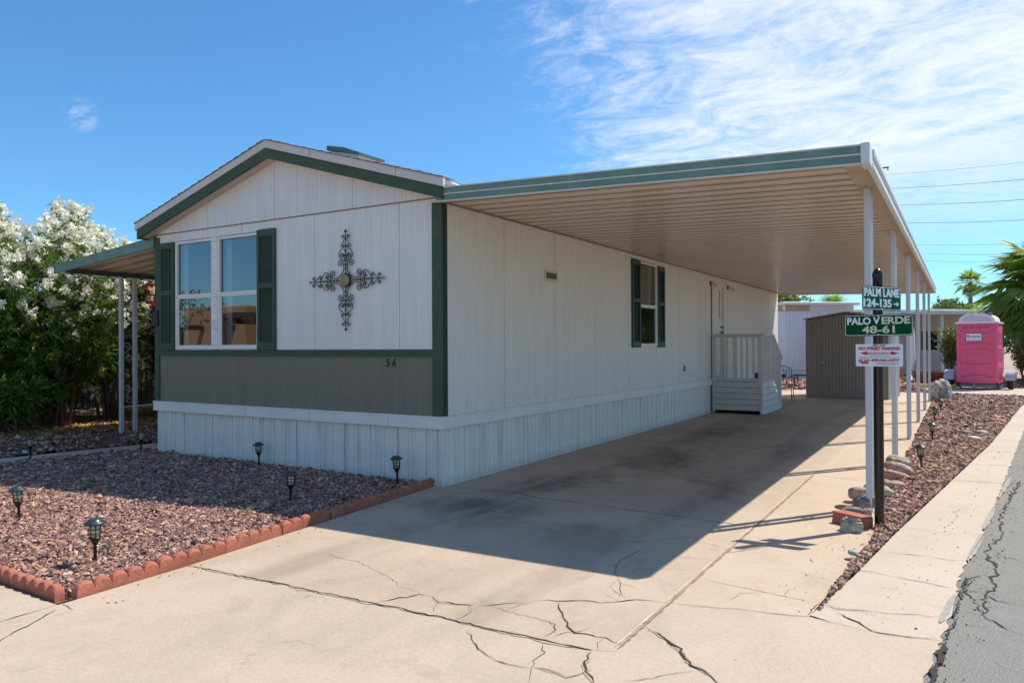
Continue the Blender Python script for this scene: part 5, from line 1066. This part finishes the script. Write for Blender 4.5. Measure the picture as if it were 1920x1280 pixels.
# orange A frame board
mb = MB(); mb.prism([(0, 0, 0), (.08, 0, 0), (.02, 0, .9), (-.12, 0, .9)], (0, .05, 0)); mb.prism([(.22, .3, 0), (.30, .3, 0), (.06, .05, .9), (-.02, .05, .9)], (0, .04, 0)); mb.prism([(-.14, -.02, .25), (.1, -.02, .25), (.05, -.02, .85), (-.12, -.02, .85)], (0, .02, 0))
o = mb.build('sandwich_board', paint('orange_paint', (.62, .16, .03), .6)); tag(o, 'small orange folding frame standing before the neighbouring home', 'folding frame'); o.location = (2.55, 26.3, 0)
mb = MB(); mb.box((0, 0, 0), (2.6, .14, .13), 0, bev=.015); o = mb.build('parking_curb', paint('yellow_paint', (.66, .42, .04), .6, .12, 3)); tag(o, 'yellow painted parking curb on the gravel past the shed', 'curb'); o.location = (2.0, 22.7, -.01)
def pot(loc, s, c, name, label):
    mb = MB(); mb.lathe([(.12, 0), (.17, .30), (.19, .30), (.19, .34), (.16, .34), (.15, .28), (.0, .27)], (0, 0, 0), 18); mb.v = [(x * s, y * s, z * s) for x, y, z in mb.v]; o = mb.build(name, paint('pot_%s' % name, c, .8, .15, 5)); tag(o, label, 'planter'); o.location = loc; return o
pot((3.45, 25.2, 0), 1.5, (.26, .10, .07), 'plant_pot', 'brown red plant pot, left one behind the far carport posts'); pot((3.95, 25.4, 0), 1.4, (.24, .11, .08), 'plant_pot', 'brown red plant pot, right one beside the boulder'); pot((-.28, 25.6, 0), .8, (.42, .13, .08), 'plant_pot', 'small terracotta pot on bare earth between porch and shed')
# folded white sunshade
mb = MB(); mb.lathe([(.02, .35), (.10, .5), (.16, 1.0), (.13, 1.9), (.05, 2.5), (.01, 2.55)], (0, 0, 0), 10); ps = thing('patio_umbrella', 'closed white patio umbrella behind the carport posts', 'umbrella', (3.1, 25.6, 0)); mb.build('canopy', m_nbw, ps); mb = MB(); mb.tube([(0, 0, 0), (0, 0, 2.65)], .02, 8); mb.lathe([(.22, 0), (.22, .05), (.05, .08), (.04, .3)], (0, 0, 0), 16); mb.build('pole', m_post, ps)
# black metal garden chair and low table beside the porch
ch = thing('garden_chair', 'thin black wrought iron chair behind the porch steps', 'chair', (0.72, 14.3, 0), R(20))
mb = MB()
for x in (-.2, .2):
    mb.tube([(x, -.2, 0), (x * .9, -.12, .25), (x, -.18, .42)], .011, 5); mb.tube([(x, .22, 0), (x * .9, .14, .25), (x, .18, .42), (x, .26, .66)], .011, 5); mb.tube([(x, -.15, .14), (x, .16, .14)], .008, 5); mb.tube([(x, .2, .62), (x * 1.05, -.02, .62), (x * 1.05, -.12, .44)], .010, 5)
mb.build('legs', m_iron, ch); mb = MB(); mb.box((-.22, -.2, .42), (.22, .2, .435)); mb.build('seat', m_iron, ch)
mb = MB(); mb.tube([(-.2, .26, .66), (-.2, .28, .86), (0, .29, .92), (.2, .28, .86), (.2, .26, .66)], .011, 5)
for i in range(5): mb.tube([(-.14 + i * .07, .2, .43), (-.14 + i * .07, .285, .88)], .006, 4)
mb.build('backrest', m_iron, ch)
fr_ = thing('garden_bench_frame', 'low black metal frame lying on bare earth left of the shed', 'metal frame', (0.15, 21.5, 0), 0)
mb = MB()
for y in (0, .5): mb.tube([(-.6, y, .4), (1.4, y, .38)], .02, 5)
for x in (-.6, .1, .8, 1.4): mb.tube([(x, 0, .4), (x, .5, .4)], .012, 5)
mb.build('frame', m_iron, fr_); mb = MB()
for x in (-.5, .5, 1.3):
    for y in (0, .5): mb.tube([(x, y, 0), (x, y, .4)], .018, 5)
mb.build('legs', m_iron, fr_)

# ------------------------------------------------------------------ utility poles and wires
m_wood = paint('pole_wood', (.13, .09, .07), .9, .2, 3); m_wire = paint('wire', (.26, .29, .33), .6, .1, 2)
def upole(x, y, h, label, arms, r=.16):
    t_ = thing('utility_pole', label, 'utility pole', (x, y, 0), 0, 'utility poles'); mb = MB(); mb.tube([(0, 0, 0), (0, 0, h)], [r, r * .6], 8); mb.build('pole', m_wood, t_)
    for z, a, b in arms: mb = MB(); mb.box((a, -.08, z), (b, .08, z + .14)); mb.lathe([(.05, 0), (.08, .1), (.03, .25)], (b - .1, 0, z - .26), 8); mb.build('crossarm', m_wood, t_)
upole(-2.95, 85, 21.2, 'taller dark utility pole rising above the carport gutter', [(20.9, 0, 1.0), (17.8, -.6, .9)], .22); upole(-2.1, 80, 18.1, 'shorter dark utility pole just right of the tall one', [(17.5, -.1, .6), (15.8, -.3, .8)], .15)
upole(-0.35, 45, 8.5, 'brown wooden utility pole showing below the far carport edge', [(8.0, -.7, .7)], .17)
WL = [((-1.92, 80, 19.15), (8.93, 62, 15.76)), ((-1.73, 80, 17.68), (8.92, 62, 14.46)), ((-1.35, 80, 15.91), (8.91, 62, 12.92)), ((-.47, 80, 14.16), (8.89, 62, 11.37)), ((.58, 80, 11.82), (8.88, 62, 9.59)), ((1.15, 80, 10.9), (8.87, 62, 8.78)), ((1.43, 80, 10.12), (8.87, 62, 8.21))]
for i, (a, b) in enumerate(WL):
    a = Vector(a); b = Vector(b); d = b - a; a2 = a - d * (0.0 if i < 3 else .25); b2 = a + d * 2.2; mb = MB()
    mb.tube([a2.lerp(b2, k / 12) - Vector((0, 0, .5 * math.sin(math.pi * k / 12) - (0.0))) for k in range(13)], .022 if i in (1, 2, 3) else .014, 4)
    o = mb.build('power_line', m_wire); tag(o, 'thin dark overhead wire, %s from the top of seven' % ORD[i], 'wire', 'overhead power lines')

# ------------------------------------------------------------------ vegetation
def leaves(name, mat, parent, pos, dirs, L, Wd, tint, droop=0.25, seed=0, midx=None):
    """one bent leaf (two quads sharing a midrib fold) per position along dirs"""
    rs = np.random.RandomState(seed); n = len(pos); d = dirs / np.linalg.norm(dirs, axis=1, keepdims=True); up = rs.normal(size=(n, 3)); s = np.cross(d, up); s /= np.linalg.norm(s, axis=1, keepdims=True) + 1e-9
    L = np.broadcast_to(np.asarray(L, float), (n,))[:, None]; Wd = np.broadcast_to(np.asarray(Wd, float), (n,))[:, None]; g = np.array([[0, 0, -1.0]])
    p0 = pos; p1 = pos + d * L * .5 + s * Wd * .5; p2 = pos + d * L + g * L * droop; p3 = pos + d * L * .5 - s * Wd * .5
    V = np.stack([p0, p1, p2, p3], 1).reshape(-1, 3)
    return np_mesh(name, V, np.arange(n * 4), 4, mat, parent, tint=np.repeat(tint, 4), midx=midx)
m_ol = leafmat('oleander_leaf', [(0, (0.020, 0.050, 0.008)), (.5, (0.075, 0.14, 0.018)), (1, (0.25, 0.31, 0.045))], .42)
m_br = leafmat('bright_leaf', [(0, (0.03, 0.07, 0.012)), (.5, (0.08, 0.16, 0.03)), (1, (0.17, 0.24, 0.05))], .32)
m_fl = leafmat('white_petal', [(0, (0.84, 0.72, 0.40)), (.3, (0.90, 0.86, 0.68)), (1, (0.94, 0.93, 0.86))], .24, .6)
m_rf = leafmat('red_petal', [(0, (0.35, 0.004, 0.01)), (1, (0.70, 0.02, 0.03))], .2, .6)
m_bark = paint('bark', (.16, .10, .07), .9, .25, 6, bump=.5)
def dome(rs, n, rx, ry, h, z0, lumps=7):
    """points in an uneven crown: several overlapping lobes, denser near the skin"""
    C = []; 
    for i in range(lumps): a = rs.uniform(0, 6.28); q = rs.uniform(.2, .72); C.append((q * rx * math.cos(a), q * ry * math.sin(a), rs.uniform(z0 + .25 * (h - z0), h - .22 * (h - z0)), rs.uniform(.34, .55)))
    C.append((0, 0, (h + z0) / 2, .62)); P = []; D = []
    per = n // len(C) + 1
    for (x, y, z, q) in C:
        v = rs.normal(size=(per, 3)); v /= np.linalg.norm(v, axis=1, keepdims=True); r = rs.uniform(.35, 1.0, per) ** .45; r *= 1 + .12 * np.sin(v[:, 0] * 5 + x * 9) * np.sin(v[:, 2] * 6)
        e = np.array([rx * q * 1.15, ry * q * 1.15, (h - z0) * q * .62]); P.append(v * e * r[:, None] + np.array([x, y, z])); D.append(v)
    P = np.concatenate(P); D = np.concatenate(D); k = P[:, 2] > .25; return P[k], D[k]
def bush(name, label, cat, loc, rx, ry, h, z0, nshoot, lmat, seed, fl=None, flfrac=.3, flbias=.5, leafL=.13, leafW=.028, per=13, group=None, stems=9, fsize=.035, florets=22, lumps=7, fr=.11):
    rs = np.random.RandomState(seed); t_ = thing(name, label, cat, loc, 0, group)
    P, D = dome(rs, nshoot, rx, ry, h, z0, lumps); n = len(P); lf = rs.rand(n) < .10; P[lf] += D[lf] * rs.uniform(.05, .30, (lf.sum(), 1)) * np.array([1, 1, 1.1]); D = D + np.array([0, 0, .55]); D /= np.linalg.norm(D, axis=1, keepdims=True)
    pp = np.repeat(P, per, 0) - np.repeat(D, per, 0) * rs.uniform(0, .28, (n * per, 1)) ; dd = np.repeat(D, per, 0) * rs.uniform(.2, 1.1, (n * per, 1)) + rs.normal(size=(n * per, 3)) * .62
    clump = np.repeat(rs.rand(n), per); tint = np.clip(clump * .6 + rs.rand(n * per) * .4, 0, 1)
    leaves('foliage', lmat, t_, pp, dd, leafL * rs.uniform(.7, 1.3, n * per), leafW * rs.uniform(.8, 1.2, n * per), tint, .2, seed)
    if fl is not None:
        hz = (P[:, 2] - z0) / (h - z0); out = np.abs(D[:, 0]) ; k = np.where(rs.rand(n) < flfrac * np.clip((hz - flbias) * 3 + .55, 0.02, 1.6))[0]; m = len(k)
        c = np.repeat(P[k] + D[k] * .05, florets, 0) + rs.normal(size=(m * florets, 3)) * fr * .55; s = fsize * rs.uniform(.7, 1.3, m * florets)
        # a floret: a small pinwheel of two crossed petals pairs
        Q, _ = np.linalg.qr(rs.normal(size=(m * florets, 3, 3))); B = np.array([(-1, -.35, .12), (0, -.16, 0), (1, -.35, .12), (1, .35, .12), (0, .16, 0), (-1, .35, .12), (-.35, -1, .12), (.35, -1, .12), (.16, 0, -.02), (.35, 1, .12), (-.35, 1, .12), (-.16, 0, -.02)])
        V = np.einsum('vi,nij->nvj', B, Q) * s[:, None, None] + c[:, None]; F = np.array([(0, 1, 4, 5), (1, 2, 3, 4), (6, 7, 8, 11), (11, 8, 9, 10)]); loops = (F[None] + (np.arange(m * florets) * 12)[:, None, None]).reshape(-1)
        np_mesh('flowers', V.reshape(-1, 3), loops, 4, fl, t_, tint=np.repeat(rs.rand(m * florets), 12))
    if stems:
        mb = MB(); r3 = random.Random(seed)
        for i in range(stems):
            a = r3.uniform(0, 6.28); q = r3.uniform(.25, .85); ex, ey = rx * q * math.cos(a), ry * q * math.sin(a); b = (r3.uniform(-.15, .15), r3.uniform(-.2, .2)); zt = z0 + (h - z0) * r3.uniform(.4, .75)
            mb.tube([(b[0], b[1], -.02), (b[0] + ex * .2, b[1] + ey * .2, zt * .3), (ex * .6 + r3.uniform(-.08, .08), ey * .6 + r3.uniform(-.08, .08), zt * .65), (ex, ey, zt)], [.035, .028, .02, .008], 6)
        mb.build('stems', m_bark, t_)
    return t_
GO = 'white oleander bushes in the hedge'
OB = [(-9.8, -1.75, 1.5, 1.1, 4.6, .3, 'at the left edge of the photo'), (-9.6, -0.45, 1.6, 1.15, 4.75, .3, 'second from the left, its top highest against the sky'), (-9.3, 0.8, 1.35, 1.05, 4.4, .45, 'third from the left, just left of the green awning tip'), (-9.7, 2.0, 1.4, .95, 3.75, .6, 'over the left end of the green awning'), (-9.3, 3.3, 1.2, 1.1, 3.0, .6, 'seen under the awning between its posts'), (-9.6, 4.8, 1.3, 1.3, 3.2, .6, 'beyond the awning beside the red flowers'), (-9.6, 6.6, 1.4, 1.4, 3.2, .4, 'last one behind the home')]
for i, (x, y, rx, ry, h, z0, w) in enumerate(OB):
    bush('oleander_bush', 'white flowering oleander %s' % w, 'oleander', (x, y, 0), rx, ry, h, z0, 2000, m_ol, 41 + i, m_fl, .46, .46, group=GO, per=12, stems=10, fr=.075, florets=20)
bush('oleander_bush', 'red flowering oleander partly hidden behind the awning posts', 'oleander', (-8.85, 2.75, 0), .5, .75, 3.0, 1.9, 420, m_br, 61, m_rf, .9, .3, per=10, fsize=.04, florets=14, stems=4, lumps=4)
bush('shrub', 'low bright green leafy shrub at the foot of the hedge', 'shrub', (-8.95, -0.25, 0), .75, .95, 1.15, .1, 420, m_br, 62, per=12, leafL=.15, leafW=.045, stems=4, lumps=4)
rs_ = np.random.RandomState(77)
# dark undergrowth hanging behind the trunks closes the hedge against the fence
bush('shrub', 'dark hanging undergrowth behind the oleander trunks', 'shrub', (-10.6, 1.2, 0), 1.0, 6.2, 3.3, .3, 2600, m_ol, 63, per=10, stems=0, lumps=14)
# fence behind the hedge
fn = thing('slatted_fence', 'dark weathered slatted fence on a low concrete curb behind the oleanders', 'fence', (-11.75, -2.9, 0))
m_fen2 = paint('fence_dark', (.075, .07, .06), .85, .25, 4); mb = MB(); y = 0
while y < 20: mb.box((0, y, .16), (.03, y + .11, 1.95)); y += .135
mb.box((-.03, 0, .16), (-.005, 20, 1.93))
mb.build('slats', m_fen2, fn); mb = MB(); mb.box((-.06, 0, .35), (0, 20, .43)); mb.box((-.06, 0, 1.6), (0, 20, 1.68)); mb.build('rail', m_fen2, fn); mb = MB(); mb.box((-.1, 0, -.02), (.12, 20, .14)); mb.build('curb', m_conc3, fn)
for k in range(8): mb = MB(); mb.box((-.12, k * 2.8, 0), (-.03, k * 2.8 + .09, 2.0)); mb.build('post', m_fen2, fn)

def fanleaf(rs, base, d, R0, nseg, V, F, tint, tv, fold=.35, droop=.3):
    """one palmate fan: narrow blades radiating from the petiole tip"""
    d = d / np.linalg.norm(d); s = np.cross(d, [0, 0, 1.0]); s = s / (np.linalg.norm(s) + 1e-9); u = np.cross(s, d)
    for j in range(nseg):
        a = (j / (nseg - 1) - .5) * 4.0; dd = d * math.cos(a) + s * math.sin(a) + u * fold * (abs(math.sin(a)) * .5); L = R0 * (1 - .22 * abs(a) / 2) * rs.uniform(.9, 1.05)
        t = -d * math.sin(a) + s * math.cos(a); wdt = R0 * .052; p0 = base; p1 = base + dd * L * .55; p2 = base + dd * L + np.array([0, 0, -droop * L * rs.uniform(.5, 1.2)]); k = len(V)
        V += [p0, p1 + t * wdt, p2, p1 - t * wdt, p1 + u * wdt * .5]; F += [(k, k + 1, k + 4), (k, k + 4, k + 3), (k + 1, k + 2, k + 4), (k + 4, k + 2, k + 3)]; tint += [tv, tv, tv * .6 + .4 * rs.rand(), tv, tv]
m_palm = leafmat('palm_leaf', [(0, (0.06, 0.11, 0.018)), (.4, (0.26, 0.36, 0.05)), (.85, (0.52, 0.55, 0.11)), (1, (0.60, 0.48, 0.10))], .60)
m_palmd = leafmat('dead_palm_leaf', [(0, (0.12, 0.07, 0.04)), (1, (0.30, 0.20, 0.11))], .15, .8)
m_ptrunk = paint('palm_trunk', (.20, .14, .10), .9, .25, 7, bump=.5)
def fan_palm(label, loc, h, rc, nf, seed, R0, skirt_=True, lean=(0, 0), nseg=26):
    rs = np.random.RandomState(seed); t_ = thing('fan_palm', label, 'palm tree', loc); mb = MB()
    pts = [(lean[0] * t * t, lean[1] * t * t, h * t) for t in [i / 10 for i in range(11)]]; mb.tube(pts, [rc * (1.25 - .35 * i / 10) * (1 + .05 * (i % 2)) for i in range(11)], 12); mb.build('trunk', m_ptrunk, t_)
    top = np.array(pts[-1]); V = []; F = []; ti = []; mb = MB()
    for i in range(nf):
        a = i * 2.399 + rs.uniform(-.2, .2); el = R(85 - 115 * (i / nf) ** 1.0); d = np.array([math.cos(a) * math.cos(el), math.sin(a) * math.cos(el), math.sin(el)]); pl = R0 * rs.uniform(.75, 1.05); b = top + d * pl - np.array([0, 0, .12 * pl])
        mb.tube([Vector(top), Vector(top + d * pl * .6 + np.array([0, 0, .05])), Vector(b)], [.035 * R0, .022 * R0, .012 * R0], 5); d2 = d + np.array([0, 0, -.35]); fanleaf(rs, b, d2, R0 * rs.uniform(.85, 1.1), nseg, V, F, ti, rs.rand() * .9 + (.1 if rs.rand() > .15 else .1))
    np_mesh('crown', np.array(V), np.array(F).ravel(), 3, m_palm, t_, tint=np.clip(ti, 0, 1)); mb.build('petioles', m_br if False else paint('petiole', (.20, .24, .06), .6), t_)
    if skirt_:
        V = []; F = []; ti = []
        for i in range(nf // 2):
            a = i * 2.4; el = R(-62 + rs.uniform(-12, 14)); d = np.array([math.cos(a) * math.cos(el), math.sin(a) * math.cos(el), math.sin(el)]); fanleaf(rs, top + d * R0 * .6, d, R0 * .8, 14, V, F, ti, rs.rand(), .2, .2)
        np_mesh('dead_fronds', np.array(V), np.array(F).ravel(), 3, m_palmd, t_, tint=ti)
    return t_
fan_palm('large bushy green fan palm at the right edge behind the toilet', (7.9, 28.6, 0), 3.35, .30, 44, 5, 1.75, False, nseg=34)
fan_palm('tall slim distant fan palm with dead skirt above the neighbouring roof', (5.36, 60, 0), 6.0, .15, 19, 8, .80, True, nseg=20)
def feather_palm(label, loc, h, L, nf, seed):
    rs = np.random.RandomState(seed); t_ = thing('date_palm', label, 'palm tree', loc); mb = MB(); mb.tube([(0, 0, 0), (0, 0, h)], [.38, .32], 10); mb.build('trunk', m_ptrunk, t_); V = []; F = []; ti = []
    for i in range(nf):
        a = i * 2.399; el = R(80 - 75 * (i / nf)); tv = rs.rand() * .8; c = np.array([0, 0, h]); d = np.array([math.cos(a) * math.cos(el), math.sin(a) * math.cos(el), math.sin(el)]); s = np.array([-math.sin(a), math.cos(a), 0]); P = [c + d * L * t + np.array([0, 0, -1.1 * L * .5 * t * t]) for t in np.linspace(0, 1, 26)]
        for j in range(2, 25):
            t = j / 25; ax = P[min(25, j + 1)] - P[j]; ax /= np.linalg.norm(ax); ll = L * .30 * math.sin(math.pi * min(1, t * .85 + .12))
            for sd in (-1, 1): q = P[j] + (s * sd * .8 + ax * .7 + np.array([0, 0, .12])) * ll; k = len(V); V += [P[j] - ax * .03 * L / 3, P[j] + ax * .03 * L / 3, q]; F.append((k, k + 1, k + 2)); ti += [tv] * 3
    np_mesh('crown', np.array(V), np.array(F).ravel(), 3, m_palm, t_, tint=np.array(ti)); return t_
feather_palm('green date palm crown rising over the neighbouring roof', (-2.3, 45, 0), 3.6, 2.1, 40, 12)
def tree(label, loc, rx, h, z0, n, seed, mat, name='shade_tree', leaf=.16, cat='tree', lumps=9):
    return bush(name, label, cat, loc, rx, rx, h, z0, n, mat, seed, per=8, leafL=leaf, leafW=leaf * .55, stems=6, lumps=lumps)
m_yg = leafmat('yellow_green_leaf', [(0, (0.06, 0.09, 0.015)), (.5, (0.17, 0.22, 0.04)), (1, (0.32, 0.33, 0.07))], .3)
tree('airy yellow green tree above the left end of the neighbouring roof', (-5.9, 44, 0), 2.6, 5.3, 2.4, 900, 71, m_yg, leaf=.2); tree('rounded light green tree behind the neighbouring roof and distant palm', (4.55, 52, 0), 1.7, 5.0, 1.2, 900, 72, m_yg, leaf=.2); tree('yellow green bush right of the distant palm trunk', (5.9, 50, 0), 1.3, 3.7, .8, 500, 73, m_yg, name='shrub', leaf=.2, cat='shrub')
m_ob = leafmat('bougain_mix', [(0, (0.05, 0.09, 0.02)), (.55, (0.14, 0.17, 0.04)), (.8, (0.28, 0.22, 0.05)), (1, (0.45, 0.14, 0.03))], .3)
bush('shrub', 'ragged orange and green shrub between the white post and the pink toilet', 'shrub', (4.35, 26.2, 0), .50, .50, 2.25, .25, 260, m_ob, 74, per=9, leafL=.11, leafW=.06, stems=8)
bush('shrub', 'dense dark green shrub right behind the pink toilet', 'shrub', (7.4, 27.0, 0), 1.4, 1.2, 2.6, .2, 900, m_ol, 75, per=9, leafL=.16, leafW=.06, stems=5); bush('shrub', 'sunny yellow green shrub below the big fan palm', 'shrub', (6.75, 26.0, 0), .5, .5, 1.9, .2, 260, m_yg, 76, per=9, leafL=.16, leafW=.04, stems=5, lumps=4)
# ocotillo like wands
oc = thing('ocotillo', 'tall pale green wand stemmed desert plant by the trailer wheel', 'desert plant', (6.9, 25.2, 0)); mb = MB(); r4 = random.Random(4); pos = []; dr_ = []
for i in range(16):
    a = r4.uniform(0, 6.28); q = r4.uniform(.1, .62); hh = r4.uniform(1.6, 2.9); P = [Vector((q * t ** 1.3 * math.cos(a) + .03 * math.sin(9 * t + i), q * t ** 1.3 * math.sin(a), hh * t)) for t in [k / 9 for k in range(10)]]; mb.tube(P, [.022 - .014 * k / 9 for k in range(10)], 6)
    for k in range(90): t = r4.uniform(.08, 1) * 9; j = min(8, int(t)); p = P[j].lerp(P[j + 1], t - j); pos.append(p); dr_.append((r4.uniform(-1, 1), r4.uniform(-1, 1), r4.uniform(-.2, .9)))
mb.build('stems', paint('green_stem', (.22, .27, .11), .7, .2, 8), oc); leaves('foliage', m_br, oc, np.array([tuple(p) for p in pos]), np.array(dr_), .075, .03, np.random.RandomState(2).rand(len(pos)), .1, 9)
for i, (x, y, s_) in enumerate([(8.6, 31, 1.6), (10.5, 33, 2.0), (13, 36, 2.2)]): bush('shrub', 'dark green bush in the row beyond the fan palm, %s from the left' % ORD[i], 'shrub', (x, y, 0), s_, s_, 2.6 + s_ * .4, .1, 500, m_ol, 80 + i, per=8, leafL=.22, leafW=.09, stems=4)

# ------------------------------------------------------------------ house across the street (it shows in the window glass)
st = thing('stucco_house', 'tan flat roofed stucco house with projecting roof beams, mirrored in the gable window', 'house', (-33.2, -27, 0))
m_st = paint('tan_stucco', (.40, .25, .14), .9, .10, 6, bump=.6); m_beam = paint('dark_beam', (.08, .045, .03), .8, .2, 4)
mb = MB(); mb.box((0, -7, 0), (5.2, 7, 3.75), 0, bev=.08); mb.box((5.2, -7, 0), (14, 6.2, 4.55), 0, bev=.08); mb.build('wall', [m_st], st)
mb = MB()
for i in range(26): z0 = 3.74 if i < 8 else 4.54; mb.box((.1 + i * .52, 5.4 if i >= 8 else 6.3, z0), (.1 + i * .52 + .36, 6.15 if i >= 8 else 6.95, z0 + .05), 0)
mb.build('parapet_cap', m_white, st)
mb = MB()
for x in (1.6, 4.2): mb.box((x, 7, 2.45), (x + .28, 8.1, 2.72)); 
for x in (6.0, 7.6, 9.2, 10.8, 12.4): mb.box((x, 6.2, 2.7), (x + .28, 8.6, 2.98))
mb.box((5.3, 8.2, 2.98), (13.9, 8.55, 3.25)); 
for x in (5.4, 9.4, 13.5): mb.box((x, 8.2, 0), (x + .28, 8.48, 2.98))
mb.build('beam', m_beam, st); mb = MB(); mb.box((7, 6.19, .0), (8.1, 6.23, 2.2)); mb.box((10, 6.19, .8), (12, 6.23, 2.1)); mb.build('window', m_room, st)
tree('green leafy street tree across the road, mirrored in the gable window', (-35.5, -22, 0), 2.2, 3.3, .4, 900, 91, m_ol, leaf=.22)
